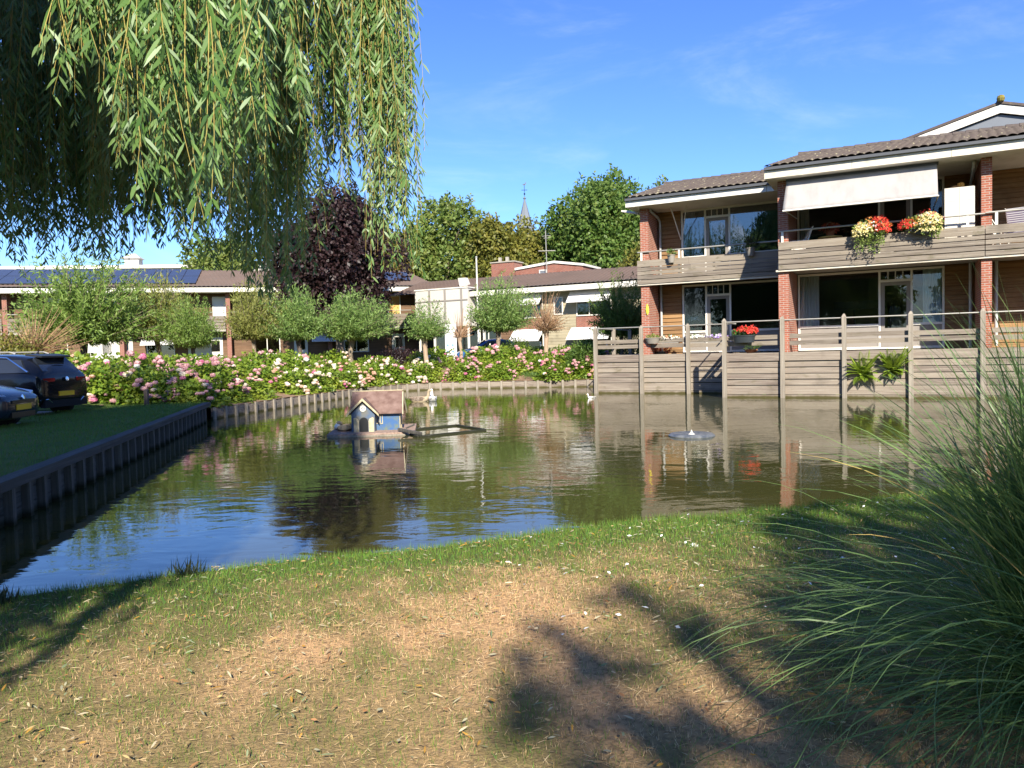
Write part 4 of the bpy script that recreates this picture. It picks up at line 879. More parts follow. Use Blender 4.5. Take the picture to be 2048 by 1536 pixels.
mb = MB(); mb.prism([(.31, 0), (.45, 0), (.45, .33), (.38, .33), (.31, .24)], .522, .54, 'x'); mb.build('door_leaf', M['duck_cream'], DH)
mb = MB()
def slab(p, th=.022): mb.hexa([(x, y, z) for x, y, z in p]+[(x, y, z+th) for x, y, z in p])
slab([(-.56, -.12, .365), (.60, -.12, .365), (.58, .28, .83), (-.52, .28, .83)]); slab([(-.52, .285, .83), (.58, .285, .83), (.62, .70, .36), (-.56, .70, .36)])
slab([(-.56, -.37, .365), (-.23, -.37, .70), (-.23, .17, .70), (-.56, -.1, .368)]); slab([(-.225, -.37, .70), (.10, -.37, .365), (.10, -.1, .368), (-.225, .17, .70)])
mb.build('roof', M['felt'], DH)
mb = MB(); mb.tube([(-.53, .28, .855), (.60, .28, .855)], .012, 6); mb.build('ridge_bar', M['duck_cream'], DH)
mb = MB(); mb.hexa([(-.585, -.372, .33), (-.225, -.372, .675), (-.225, -.39, .675), (-.585, -.39, .33), (-.575, -.372, .39), (-.225, -.372, .735), (-.225, -.39, .735), (-.575, -.39, .39)]); mb.hexa([(-.224, -.372, .675), (.125, -.372, .33), (.125, -.39, .33), (-.224, -.39, .675), (-.224, -.372, .735), (.115, -.372, .39), (.115, -.39, .39), (-.224, -.39, .735)]); mb.build('barge_board', M['duck_cream'], DH)
mb = MB()
for a, b in (((.61, -.12, .33), (.59, .28, .80)), ((.59, .28, .80), (.63, .70, .33))): mb.beam(a, b, .02, .07)
mb.build('barge_board', M['duck_cream'], DH)
FF = thing('floating_pen', 'square wooden frame floating beside the duck house', 'floating frame', (0, 0, 0))
cs = [(-2.5, 17.0), (-1.95, 15.72), (-.62, 16.72), (-1.32, 17.95)]
for i in range(4):
    a, b = cs[i], cs[(i+1) % 4]; mb = MB(); mb.beam((*a, .005), (*b, .005), .075, .06); mb.build('rail_board', M['pile'], FF)
mb = MB(); mb.beam((-2.45, 16.3, .12), (-1.9, 15.75, .07), .05, .06); mb.beam((-2.3, 16.4, .13), (-2.1, 16.25, .22), .03, .03); mb.build('loose_plank', M['pile'], FF)
AE = thing('pond_fountain', 'round grey floating fountain disc with a small nozzle on the open water', 'fountain float', (3.45, 14.75, 0))
mb = MB(); mb.lathe([(.15, .03), (.30, .055), (.40, .05), (.445, .015), (.44, -.06), (.2, -.08)], 28); mb.build('float_ring', plain('grey_plastic', (.07, .08, .095), .45, .4, dirt=(.3, .3, .28), amt=.5, scale=9), AE, True)
mb = MB(); mb.lathe([(.07, .03), (.04, .055), (.022, .075), (.01, .11), (.005, .118), (.001, .12)], 14); mb.build('nozzle', M['panel_white'], AE, True)
# birds: one lofted body from tail to bill
def bird(name, label, cat, loc, rz, mats, sc=1., sleeping=False, parts=True):
    t_ = thing(name, label, cat, loc, rz); t_.scale = (sc, sc, sc)
    if sleeping: path = [(-.30, 0, .10, .012), (-.24, 0, .095, .05), (-.12, 0, .10, .10), (.03, 0, .105, .125), (.17, 0, .11, .09), (.235, 0, .10, .05), (.26, 0, .10, .012)]
    else: path = [(-.42, 0, .20, .012), (-.36, 0, .165, .05), (-.24, 0, .12, .115), (-.08, 0, .095, .15), (.10, 0, .10, .145), (.22, 0, .14, .10), (.27, 0, .21, .06), (.285, 0, .30, .047), (.29, 0, .38, .042), (.31, 0, .425, .05), (.35, 0, .43, .048), (.39, 0, .42, .028), (.44, 0, .405, .012)]
    pts_ = [Vector(p[:3]) for p in path]; rs = []
    for i, p in enumerate(pts_):
        d_ = (pts_[min(i+1, len(pts_)-1)]-pts_[max(0, i-1)]).normalized(); u_ = Vector((0, 1, 0)); v_ = d_.cross(u_).normalized(); r = path[i][3]
        rs.append([tuple(p+u_*math.cos(a)*r+v_*math.sin(a)*r*.9) for a in np.linspace(0, 2*math.pi, 13)[:-1]])
    mb = MB(); mb.rings(rs); mb.build('body', mats[0], t_, True)
    if parts:
        for sg in (-1, 1):
            mb = MB(); mb.rings([[(x, sg*(y+w_*math.cos(a)*.25), z+w_*math.sin(a)) for a in np.linspace(0, 2*math.pi, 9)[:-1]] for x, y, z, w_ in ((-.44, .05, .20, .01), (-.3, .10, .165, .05), (-.1, .135, .14, .085), (.08, .135, .14, .07), (.15, .11, .14, .02))]); mb.build('wing', mats[1], t_, True)
        if not sleeping: mb = MB(); mb.tube([(.375, 0, .42), (.43, 0, .405), (.47, 0, .40)], [.026, .02, .006], 8); mb.build('bill', mats[2], t_, True)
    return t_
M['bird_brown'] = plain('greylag_brown', (.32, .24, .15), .8, .2, dirt=(.42, .36, .26), amt=.8, scale=9); M['bird_dark'] = plain('dark_brown_feather', (.12, .085, .06), .8, .2, dirt=(.30, .25, .2), amt=.8, scale=14, stretch=(1, 4, 1)); M['bird_white'] = plain('white_feather', (.82, .80, .76), .8, .2, amt=.15); M['bird_bill'] = plain('orange_bill', (.62, .27, .06), .5, .4)
bird('goose', 'brown goose swimming beside a white goose near the far bank', 'goose', (-3.28, 27.2, -.04), R_(8), (M['bird_brown'], M['bird_dark'], M['bird_bill']), 1.0)
bird('goose', 'white goose swimming away next to the brown goose', 'goose', (-2.86, 27.35, -.04), R_(100), (M['bird_white'], M['bird_white'], M['bird_bill']), .98)
dk = bird('duck', 'brown and white duck resting on the left corner of the floating platform', 'duck', (-3.72, 16.75, .05), R_(172), (M['bird_dark'], M['bird_brown'], M['bird_bill']), .75, True)
mb = MB(); mb.rings([[(x, r*math.cos(a), z+r*1.05*math.sin(a)) for a in np.linspace(0, 2*math.pi, 13)[:-1]] for x, z, r in ((.06, .17, .03), (.12, .17, .085), (.2, .165, .095), (.26, .15, .06), (.285, .15, .015))]); mb.build('breast_plumage', M['bird_white'], dk, True)
mb = MB(); mb.rings([[(x, .01+r*math.cos(a), z+r*math.sin(a)) for a in np.linspace(0, 2*math.pi, 13)[:-1]] for x, z, r in ((.03, .24, .02), (.07, .255, .05), (.13, .265, .06), (.19, .25, .045), (.215, .24, .01))]); mb.build('head_plumage', M['bird_brown'], dk, True)
bird('gull', 'tiny white gull floating near the corner of the retaining wall', 'gull', (2.75, 26.6, -.03), R_(200), (M['bird_white'], M['metal'], M['bird_bill']), .42)

# ------------------------------------------------------------------ balcony and terrace objects (facade frame)
def fthing(name, label, cat, u, v, z, rz=0., group=None):
    return thing(name, label, cat, uv(u, v, z), FRZ+rz, group)
M['pot_grey'] = plain('grey_planter', (.26, .235, .20), .6, .3, amt=.3); M['pot_dark'] = plain('dark_planter', (.03, .035, .038), .3, .5, amt=.1); M['terracotta'] = plain('terracotta', (.45, .17, .08), .8, .2, amt=.4)
M['leaf_pot'] = leafmat('pot_leaf', (.07, .14, .03), (.14, .22, .05)); M['leaf_dark'] = leafmat('dark_leaf', (.03, .05, .025), (.07, .08, .04)); M['leaf_lime'] = leafmat('lime_leaf', (.17, .26, .05), (.26, .32, .08)); M['leaf_red'] = leafmat('red_leaf', (.32, .06, .03), (.45, .12, .05))
M['fl_red'] = leafmat('red_flower', (.55, .035, .03), (.75, .09, .05), .2); M['fl_yellow'] = leafmat('yellow_flower', (.78, .66, .22), (.85, .78, .45), .2); M['fl_white'] = leafmat('white_flower', (.80, .78, .70), (.85, .84, .8), .2); M['fl_orange'] = leafmat('orange_flower', (.75, .22, .06), (.8, .35, .10), .2); M['fl_violet'] = leafmat('violet_flower', (.35, .22, .55), (.5, .38, .7), .2)
def tuftmesh(n, rx, ry, rz_, L, W, up=.5, name='foliage'):
    d_ = rdir(n); r = rng.random(n)**.4; C = d_*np.array([rx, ry, rz_])*r[:, None]; D_ = unit(d_+np.array([0, 0, up])+rng.normal(size=(n, 3))*.5)
    V, F = cards(C, D_, rdir(n), rng.uniform(.7, 1.2, n)*L, W); return npm(name, V, F)
def flowers(n, rx, ry, rz_, size, name='blossoms'):
    d_ = rdir(n); d_[:, 2] = np.abs(d_[:, 2])*1.0-.2; d_[:, 1] = np.where(rng.random(n) < .75, -np.abs(d_[:, 1]), d_[:, 1]); C = d_*np.array([rx, ry, rz_])*rng.uniform(.85, 1.12, n)[:, None]
    P = []
    for k in range(4):
        a = rng.random(n)*6.28; Dd = unit(np.stack([np.cos(a), rng.normal(size=n)*.5-.3, np.sin(a)], -1)); P.append(cards(C, Dd, unit(d_+rng.normal(size=(n, 3))*.3), size*rng.uniform(.7, 1.2, n), size*.9))
    V, F = merge(P); return npm(name, V, F)
def pot(par, r0, r1, h, mat, name='pot', sx=1.):
    mb = MB(); mb.lathe([(r0*.9, 0), (r0, .005), (r1, h-.03), (r1*1.08, h-.028), (r1*1.08, h), (r1*.9, h), (r1*.85, h-.03), (.001, h-.032)], 18); o = mb.build(name, mat, par, True); o.scale = (sx, 1, 1); return o
def planted(name, label, u, v, z, potargs, fol, fmat, fls, group=None, cat='potted plant'):
    t_ = fthing(name, label, cat, u, v, z, group=group); pot(t_, *potargs); h = potargs[2]
    o = link('foliage', tuftmesh(*fol), fmat, t_, (0, 0, h+fol[3]*.5))
    for i, (n, rx, ry, rz_, sz, mt, dx, dz) in enumerate(fls): link('blossom', flowers(n, rx, ry, rz_, sz), M[mt], t_, (dx, 0, h+dz))
    return t_
planted('hanging_planter', 'grey planter with small green plant on the set back balcony, nearest the corner pier', -2.2, 1.78, 4.74, (.10, .14, .29, M['pot_grey']), (90, .14, .12, .13, .12, .05), M['leaf_pot'], [])
planted('hanging_planter', 'grey planter with dark spiky plant on the set back balcony, farthest from the corner pier', .58, 1.78, 4.77, (.10, .15, .28, M['pot_grey']), (120, .2, .14, .2, .17, .04), M['leaf_dark'], [])
def trail(t_, n, x0, x1, z0, z1, mat='leaf_lime'):
    P = []
    for k in range(n):
        x = random.uniform(x0, x1); L = random.uniform(.4, 1)*(z0-z1); m_ = 26
        zz = z0-np.linspace(0, L, m_); C = np.stack([x+np.cumsum(rng.normal(size=m_)*.012), -.12+rng.normal(size=m_)*.03, zz], -1); P.append(cards(C, unit(rng.normal(size=(m_, 3))+np.array([0, -.4, -.3])), rdir(m_), .055, .035))
    V, F = merge(P); link('trailing_foliage', npm('trailing_foliage', V, F), M[mat], t_)
fa = planted('flower_box', 'overflowing balcony planter of yellow and red flowers with long trailing stems, under the awning', 4.42, -.27, 4.80, (.10, .13, .16, M['pot_dark'], 'pot', 2.), (620, .50, .26, .26, .09, .05), M['leaf_lime'], [(170, .30, .30, .32, .045, 'fl_yellow', -.22, .06), (120, .28, .28, .34, .042, 'fl_red', .20, .20), (90, .26, .30, .26, .045, 'fl_red', .26, .04), (60, .3, .26, .2, .04, 'fl_yellow', -.24, -.08), (60, .46, .32, .32, .04, 'fl_white', -.05, .1), (50, .48, .3, .38, .04, 'fl_orange', .06, .18)])
trail(fa, 16, -.35, .25, .16, -.62); trail(fa, 10, -.1, .45, .2, -.25)
fc = planted('flower_box', 'balcony planter of pale yellow flowers with a red cluster on one side, beside the cabinet', 5.76, -.27, 4.80, (.10, .13, .16, M['pot_dark'], 'pot', 2.), (600, .52, .26, .26, .09, .05), M['leaf_lime'], [(210, .36, .30, .36, .042, 'fl_yellow', .14, .16), (90, .24, .24, .26, .045, 'fl_red', -.40, .08), (60, .36, .28, .34, .04, 'fl_white', .1, .18), (40, .42, .28, .40, .038, 'fl_red', .12, .2), (90, .34, .26, .2, .04, 'fl_yellow', .16, -.06), (50, .4, .28, .3, .035, 'fl_orange', -.1, .1)])
trail(fc, 12, .0, .5, .2, -.2)
bt = fthing('balcony_table', 'round yellow topped table on the balcony under the awning', 'table', 3.17, 1.15, 4.30)
mb = MB(); mb.lathe([(.001, .78), (.36, .78), (.38, .80), (.36, .82), (.001, .822)], 24); mb.build('table_top', plain('yellow_table', (.72, .55, .22), .5, .3), bt, True)
mb = MB(); mb.tube([(0, 0, .02), (0, 0, .78)], .03, 8); mb.lathe([(.25, 0), (.22, .03), (.04, .05)], 16); mb.build('pedestal', M['metal'], bt)
bk = fthing('plant_basket', 'handled basket of reddish plants standing on the yellow balcony table', 'basket', 3.17, 1.15, 5.125)
mb = MB(); mb.lathe([(.10, 0), (.15, .17), (.16, .18), (.14, .18), (.09, .02)], 16); mb.build('basket', M['terracotta'], bk, True)
mb = MB(); mb.tube([(.15*math.cos(a), 0, .15+.32*math.sin(a)) for a in np.linspace(0, math.pi, 14)], .012, 6); mb.build('handle', M['post'], bk)
link('foliage', tuftmesh(200, .28, .2, .14, .10, .05), M['leaf_red'], bk, (0, 0, .27))
cbn = fthing('storage_cabinet', 'pale two door storage cabinet on the balcony beside the brick pier', 'cabinet', 6.72, .45, 4.30)
cbn.scale = (1, 1, .888)
mb = MB(); mb.box(-.385, .385, -.2, .2, .0, 2.06); mb.build('carcass', M['panel_white'], cbn)
cabd = plain('cabinet_doors', (.60, .56, .49), .6, .3, amt=.2)
for s in (-1, 1):
    mb = MB(); a, b = (-.38, -.004) if s < 0 else (.004, .38); mb.box(a, b, -.225, -.203, .05, 2.04); d_ = mb.build('cabinet_door', cabd, cbn)
    for z0, z1 in ((.12, .95), (1.05, 1.55), (1.62, 1.97)): mb = MB(); mb.box(a+.06, b-.06, -.232, -.226, z0, z1); mb.build('panel', cabd, d_)
pk = fthing('pumpkin', 'small orange pumpkin with a squash lying on top of the cabinet', 'pumpkin', 6.76, .42, 6.13)
mb = MB(); mb.rings([[((r*(1+.06*math.cos(8*a)))*math.cos(a), (r*(1+.06*math.cos(8*a)))*math.sin(a), z) for a in np.linspace(0, 2*math.pi, 33)[:-1]] for r, z in ((.03, .0), (.085, .03), (.10, .08), (.08, .14), (.02, .155))]); mb.build('fruit', plain('pumpkin_skin', (.70, .33, .06), .5, .3, amt=.3), pk, True)
mb = MB(); mb.tube([(-.08, 0, .04), (-.16, 0, .05), (-.28, .02, .03)], [.045, .04, .015], 8); mb.build('squash', plain('squash_skin', (.62, .30, .10), .5, .3), pk, True)
M['stripe'] = None
def stripes(name, a, b, per, ax='X'):
    m, t, p, o = newmat(name); c = N(t, 'ShaderNodeTexCoord'); wv = N(t, 'ShaderNodeTexWave', bands_direction=ax); wv.inputs['Scale'].default_value = per
    r = N(t, 'ShaderNodeMapRange'); r.inputs[1].default_value = .45; r.inputs[2].default_value = .55; t.links.new(c.outputs['Object'], wv.inputs[0]); t.links.new(wv.outputs[0], r.inputs[0]); t.links.new(vary(t, a, b, r.outputs[0]), p.inputs['Base Color']); p.inputs['Roughness'].default_value = .9; return m
M['str_v'] = stripes('striped_canvas', (.70, .68, .60), (.25, .28, .24), 5.); M['str_h'] = stripes('purple_striped_canvas', (.74, .72, .70), (.20, .14, .24), 5.5, 'Z'); M['str_r'] = stripes('red_striped_canvas', (.74, .70, .66), (.5, .22, .2), 5.)
def folding_chair(label, u, v, z, rz, mat):
    t_ = fthing('garden_chair', label, 'chair', u, v, z, rz, 'striped chairs on the balconies')
    mb = MB(); mb.hexa([(-.24, .16, .42), (.24, .16, .42), (.24, .20, .42), (-.24, .20, .42), (-.24, .40, 1.10), (.24, .40, 1.10), (.24, .44, 1.10), (-.24, .44, 1.10)]); mb.build('backrest', mat, t_)
    mb = MB(); mb.hexa([(-.24, -.26, .42), (.24, -.26, .42), (.24, .15, .38), (-.24, .15, .38), (-.24, -.26, .46), (.24, -.26, .46), (.24, .15, .42), (-.24, .15, .42)]); mb.build('seat', mat, t_)
    for sx in (-.26, .26):
        mb = MB(); mb.tube([(sx, -.22, 0), (sx, .43, 1.12)], .012, 6); mb.build('leg', M['frame'], t_)
        mb = MB(); mb.tube([(sx, .25, 0), (sx, -.26, .44)], .012, 6); mb.build('leg', M['frame'], t_)
        mb = MB(); mb.tube([(sx, -.28, .66), (sx, .25, .68)], .016, 6); mb.build('armrest', M['frame'], t_)
    return t_
folding_chair('green and white striped garden chair turned sideways next to the rightmost brick pier', 7.78, .95, 4.30, R_(60), M['str_v'])
folding_chair('purple and white striped garden chair on the rightmost balcony', 8.25, .75, 4.30, R_(160), M['str_h'])
folding_chair('red and white striped garden chair at the left end of the awning balcony', 2.25, .55, 4.30, R_(-75), M['str_r'])
# terrace plants
planted('planter_box', 'shallow grey trough of light green plants standing on the fence board by the corner pier', -3.0, 1.96, 1.845, (.14, .20, .22, M['pot_grey'], 'pot', 1.4), (90, .24, .1, .06, .10, .04), M['leaf_lime'], [])
planted('geranium_pot', 'glossy dark pot of bright red geraniums hung on the terrace fence', .66, -.15, 1.79, (.20, .22, .24, M['pot_dark'], 'pot', 1.6), (240, .40, .2, .14, .10, .07), M['leaf_pot'], [(70, .36, .18, .20, .065, 'fl_red', .08, .12), (30, .2, .16, .2, .06, 'fl_red', .25, .15)])
planted('terracotta_pot', 'orange terracotta bowl with a tufty green plant behind the fence boards', .72, .8, 1.44, (.14, .2, .12, M['terracotta']), (120, .22, .2, .12, .16, .02), M['leaf_pot'], [])
planted('red_plant', 'low bowl of rust red foliage on the terrace behind the left fence', -2.85, 2.7, 1.435, (.2, .24, .12, M['pot_dark']), (200, .34, .25, .2, .12, .05), M['leaf_red'], [(30, .3, .2, .2, .05, 'fl_orange', 0, .1)])
for i, (u, lab, f1, f2) in enumerate(((-2.45, 'row of white and peach blossoms in a trough on the fence, beside the grey trough', 'fl_white', 'fl_orange'), (-1.5, 'trough of dense white blossoms on the fence near the second fence post', 'fl_white', 'fl_white'), (-.72, 'trough of violet and white blossoms on the fence left of the red geraniums', 'fl_violet', 'fl_white'))):
    t_ = fthing('flower_trough', lab, 'flower trough', u, 2.16, 1.84)
    mb = MB(); mb.prism([(-.38, 0), (.38, 0), (.40, .16), (-.40, .16)], -.08, .08, 'y'); mb.build('trough', M['pot_grey'], t_)
    link('foliage', tuftmesh(160, .40, .1, .1, .09, .04), M['leaf_pot'], t_, (0, 0, .18)); link('blossom', flowers(60, .40, .11, .09, .05), M[f1], t_, (0, 0, .20)); link('blossom', flowers(30, .40, .11, .09, .045), M[f2], t_, (0, 0, .20))
t_ = fthing('indoor_plant', 'white orchid like plant behind the lower window of the set back block', 'potted plant', -1.75, 3.62, 2.3); pot(t_, .08, .1, .16, M['terracotta']); link('foliage', tuftmesh(60, .2, .1, .3, .22, .04), M['leaf_pot'], t_, (0, 0, .35)); link('blossom', flowers(24, .2, .1, .12, .06), M['fl_white'], t_, (-.1, 0, .42))
wr = fthing('wall_ornament', 'yellow ornament hanging on the corner brick pier', 'ornament', -3.18, 1.97, 2.92)
mb = MB(); mb.rings([[(.05*s*math.cos(a), .0+.02*math.sin(a), z) for a in np.linspace(0, 2*math.pi, 11)[:-1]] for z, s in ((0, .2), (.08, 1), (.2, 1.3), (.3, .9), (.4, .2))]); mb.build('ornament_body', plain('yellow_ornament', (.70, .58, .05), .5, .3), wr, True)
fern_m = leafmat('fern_frond', (.18, .30, .03), (.34, .44, .06), .45)
for (u, v, z, n, ln, lab) in ((4.15, .03, .70, 34, .98, 'bright green fern sprouting low from the timber wall, nearer its post on the left'), (4.98, .03, .78, 46, 1.0, 'bigger upright fern growing out of the timber wall beside the smaller fern')):
    t_ = fthing('wall_fern', lab, 'fern', u, v, z); P = []
    for k in range(n):
        a = random.uniform(-1.2, 1.2); L = ln*random.uniform(.5, 1.05)*.8; m_ = 24; s = np.linspace(.05, 1, m_); el = random.uniform(-.1, 1.4)
        d0 = np.array([math.sin(a)*.75, -.40, math.sin(el)*1.25]); C = d0[None]*L*s[:, None]; C[:, 2] -= .25*L*s**2.2
        side = unit(np.cross(d0, [0, 0, 1.])+1e-6); tgt = unit(d0)
        for sg in (-1, 1): P.append(cards(C, np.broadcast_to(unit(side*sg+tgt*.45), (m_, 3)), np.broadcast_to(np.array([0, -.5, 1.]), (m_, 3)), .17*L*np.sin(np.pi*np.clip(s*.9+.1, 0, 1))+.02, .035))
    V, F = merge(P); link('fronds', npm('fronds', V, F), fern_m, t_)
gp = thing('boundary_post', 'short dark wooden post on the lawn in front of the hydrangeas', 'post', (-10.2, 21.3, .40))
mb = MB(); mb.rings([[(-.05, -.05, -.3), (.05, -.05, -.3), (.05, .05, -.3), (-.05, .05, -.3)], [(-.048, -.048, .50), (.052, -.048, .50), (.052, .052, .52), (-.048, .052, .52)]]); mb.build('post_timber', M['bark_dark'], gp)
for i, (x, y, lab) in enumerate(((-1.15, 42.0, 'white marker stake left of the round shrub'), (1.6, 41.5, 'white marker stake right behind the hydrangea bed'), (5.0, 40, 'white marker stake near the dead pollard'))):
    q = thing('marker_stake', lab, 'stake', (x, y, 1.0)); mb = MB(); mb.box(-.035, .035, -.035, .035, 0, 1.15); mb.build('stake_timber', M['white'], q)
# ------------------------------------------------------------------ vegetation
yh = lambda px: 700-.026*(px-1024)
def wx(px, py, D): return ((px-1024)-.026*(py-768))/1530*D
def wz(px, py, D): return 1.75+(yh(px)-py)*D/1530
M['lf_pollard'] = leafmat('pollard_leaf', (.12, .21, .035), (.25, .34, .08), .4)
M['lf_olive'] = leafmat('olive_pollard_leaf', (.17, .20, .04), (.32, .32, .09), .4)
M['lf_silver'] = leafmat('silver_pollard_leaf', (.12, .22, .045), (.27, .37, .11), .4)
M['lf_brown'] = leafmat('withered_leaf', (.20, .12, .055), (.30, .20, .10), .2)
M['twig_dead'] = plain('dead_twigs', (.36, .22, .13), .9, .1, amt=.3)
M['lf_tree'] = leafmat('broad_leaf', (.10, .165, .028), (.19, .245, .055), .38, c=(.24, .25, .065))
M['lf_dark'] = leafmat('dark_broad_leaf', (.068, .14, .024), (.135, .21, .042), .38, c=(.18, .22, .05))
M['lf_yellow'] = leafmat('yellowing_leaf', (.13, .145, .025), (.24, .215, .04), .35, c=(.09, .12, .022))
M['lf_thuja'] = leafmat('thuja_leaf', (.11, .105, .02), (.20, .15, .03), .25)
M['lf_copper'] = leafmat('copper_leaf', (.018, .009, .010), (.040, .018, .018), .15, c=(.03, .017, .014))
M['lf_hyd'] = leafmat('hydrangea_leaf', (.11, .21, .022), (.25, .33, .036), .42, .45, .4, c=(.32, .36, .045))
M['lf_shrub'] = leafmat('box_shrub_leaf', (.075, .14, .022), (.13, .20, .03), .3)

def pollard_meshes(kh, rx, hz, nsh, nlf, L, W, seed, dead=0., wind=.12):
    """trunk mesh and crown meshes: shoots from a knob at height kh filling a dome of half width rx, height hz"""
    g = np.random.default_rng(seed)
    mb = MB(); wob = [(g.normal()*.03, g.normal()*.03) for _ in range(5)]
    mb.tube([(0, 0, -.5), (wob[0][0], wob[0][1], .1), (wob[1][0], wob[1][1], kh*.5), (wob[2][0], wob[2][1], kh*.85), (wob[3][0], wob[3][1], kh), (0, 0, kh+.22)], [.16, .135, .105, .12, .20, .07], 10)
    for k in range(11):
        a = 6.28*k/11+g.normal()*.2; e = g.uniform(.3, 1.1); r = g.uniform(.3, .5); d_ = np.array([math.cos(a)*math.cos(e), math.sin(a)*math.cos(e), math.sin(e)])
        mb.tube([(0, 0, kh-.05), tuple(d_*r*.5+[0, 0, kh]), tuple(d_*r+[0, 0, kh+.1])], [.10, .08, .03], 6)
    P = []; T = MB()
    for s in range(nsh):
        a = g.uniform(0, 6.283); ce = g.uniform(-.12, 1.) ; e = math.asin(max(-.2, min(1, ce)))
        d_ = np.array([math.cos(a)*math.cos(e), math.sin(a)*math.cos(e), math.sin(e)])
        Lm = 1./math.sqrt((math.cos(e)/rx)**2+(math.sin(e)/hz)**2)*g.uniform(.55, 1.2)
        n = int(nlf*(.6+.4*Lm/rx)); t_ = np.sort(g.uniform(.16, 1, n))
        bend = np.array([wind*Lm, 0, .18*Lm*(1-math.sin(e))])+g.normal(size=3)*.05
        path = lambda tt: np.array([0, 0, kh])+d_[None]*Lm*tt[:, None]+bend[None]*(tt**2)[:, None]
        C = path(t_)+g.normal(size=(n, 3))*.05; ax_ = unit(d_+bend/Lm)
        D_ = unit(ax_[None]*.55+g.normal(size=(n, 3))*.62)
        if n and dead < 1: P.append(cards(C, D_, g.normal(size=(n, 3)), L*g.uniform(.7, 1.25, n), W))
        if dead or s % 3 == 0: T.tube([tuple(p) for p in path(np.array([0.05, .5, 1.]))], [.022, .012, .004] if dead else [.018, .011, .004], 4, False)
    tr = mb.build('trunk', None); me = tr.data; bpy.data.objects.remove(tr)
    tw = T.build('shoots', None); mt = tw.data; bpy.data.objects.remove(tw)
    V, F = merge(P) if P else (None, None)
    return me, (npm('crown', V, F) if P else None), mt
PB = thing  # alias
BV = {'big': pollard_meshes(1.35, 2.15, 2.75, 420, 52, .19, .046, 1), 'mid': pollard_meshes(1.5, 1.75, 2.25, 380, 46, .17, .042, 2, wind=.2), 'small': pollard_meshes(1.55, 1.05, 1.45, 240, 34, .14, .036, 3, wind=.2),
      'dead': pollard_meshes(1.55, .75, 1.5, 150, 6, .08, .022, 4, 1.), 'dry': pollard_meshes(1.55, 1.05, 1.7, 190, 9, .11, .026, 5, .6), 'sparse': pollard_meshes(1.35, 1.35, 1.5, 190, 9, .13, .03, 6, .6)}
def pollard(kind, px, D, base, sc, leaf, bark, label, rz=0., shoots='bark'):
    t_ = thing('pollard_willow', label, 'pollard tree', (wx(px, 690, D), D, base), rz, 'pollard willows behind the hydrangea bed'); t_.scale = sc
    a, b, c = BV[kind]
    o = link('trunk', a.copy(), M[bark], t_)
    if b: link('crown', b.copy(), M[leaf], t_)
    link('shoots', c.copy(), M[shoots], t_)
    return t_
pollard('sparse', 72, 27, .75, (1, 1, 1), 'lf_olive', 'bark_pale', 'pale trunked pollard with mostly bare pinkish twigs behind the black car', 0, 'twig_dead')
pollard('big', 168, 30, .8, (1.12, 1.1, 1.32), 'lf_pollard', 'bark_dark', 'largest bushy green pollard, standing right of the bare twigged pollard', 0)
pollard('mid', 318, 33, .85, (.88, .9, 1.25), 'lf_olive', 'bark', 'dull olive pollard merging with the largest pollard', 2)
pollard('mid', 388, 32, .9, (.66, .7, .95), 'lf_pollard', 'bark_dark', 'compact green pollard with a dark trunk in front of the white doors', 4)
pollard('mid', 508, 36, .9, (.82, .8, 1.2), 'lf_olive', 'bark', 'yellowish olive pollard right below the longest hanging willow strands', 1.)
pollard('mid', 600, 36.5, .95, (.9, .9, 1.12), 'lf_silver', 'bark_dark', 'grey green pollard standing before the copper beech', 3)
pollard('mid', 702, 38, .95, (1.08, 1.1, 1.08), 'lf_silver', 'bark', 'broad grey green pollard right of the copper beech trunk', 0)
pollard('small', 850, 36.5, .75, (1.0, 1.0, 1.12), 'lf_silver', 'bark_pale', 'small round headed pollard on a long pale trunk before the panelled entrance', 1)
pollard('dead', 921, 41, .95, (.8, .8, 1.0), 'lf_brown', 'bark_pale', 'dead leafless pollard beside the white sign board', 0, 'twig_dead')
pollard('mid', 996, 42, .98, (1.05, 1., 1.3), 'lf_silver', 'bark', 'wind swept pollard in front of the blue car', .2)
pollard('dry', 1092, 38.5, .95, (1.0, 1., 1.12), 'lf_brown', 'bark_pale', 'dying brown pollard with withered twigs in front of the white awnings', 0, 'twig_dead')
pollard('big', 1243, 34.5, 1.0, (.66, .66, 1.0), 'lf_dark', 'bark_dark', 'dense dark green pollard close against the left end of the brick flats', 1)

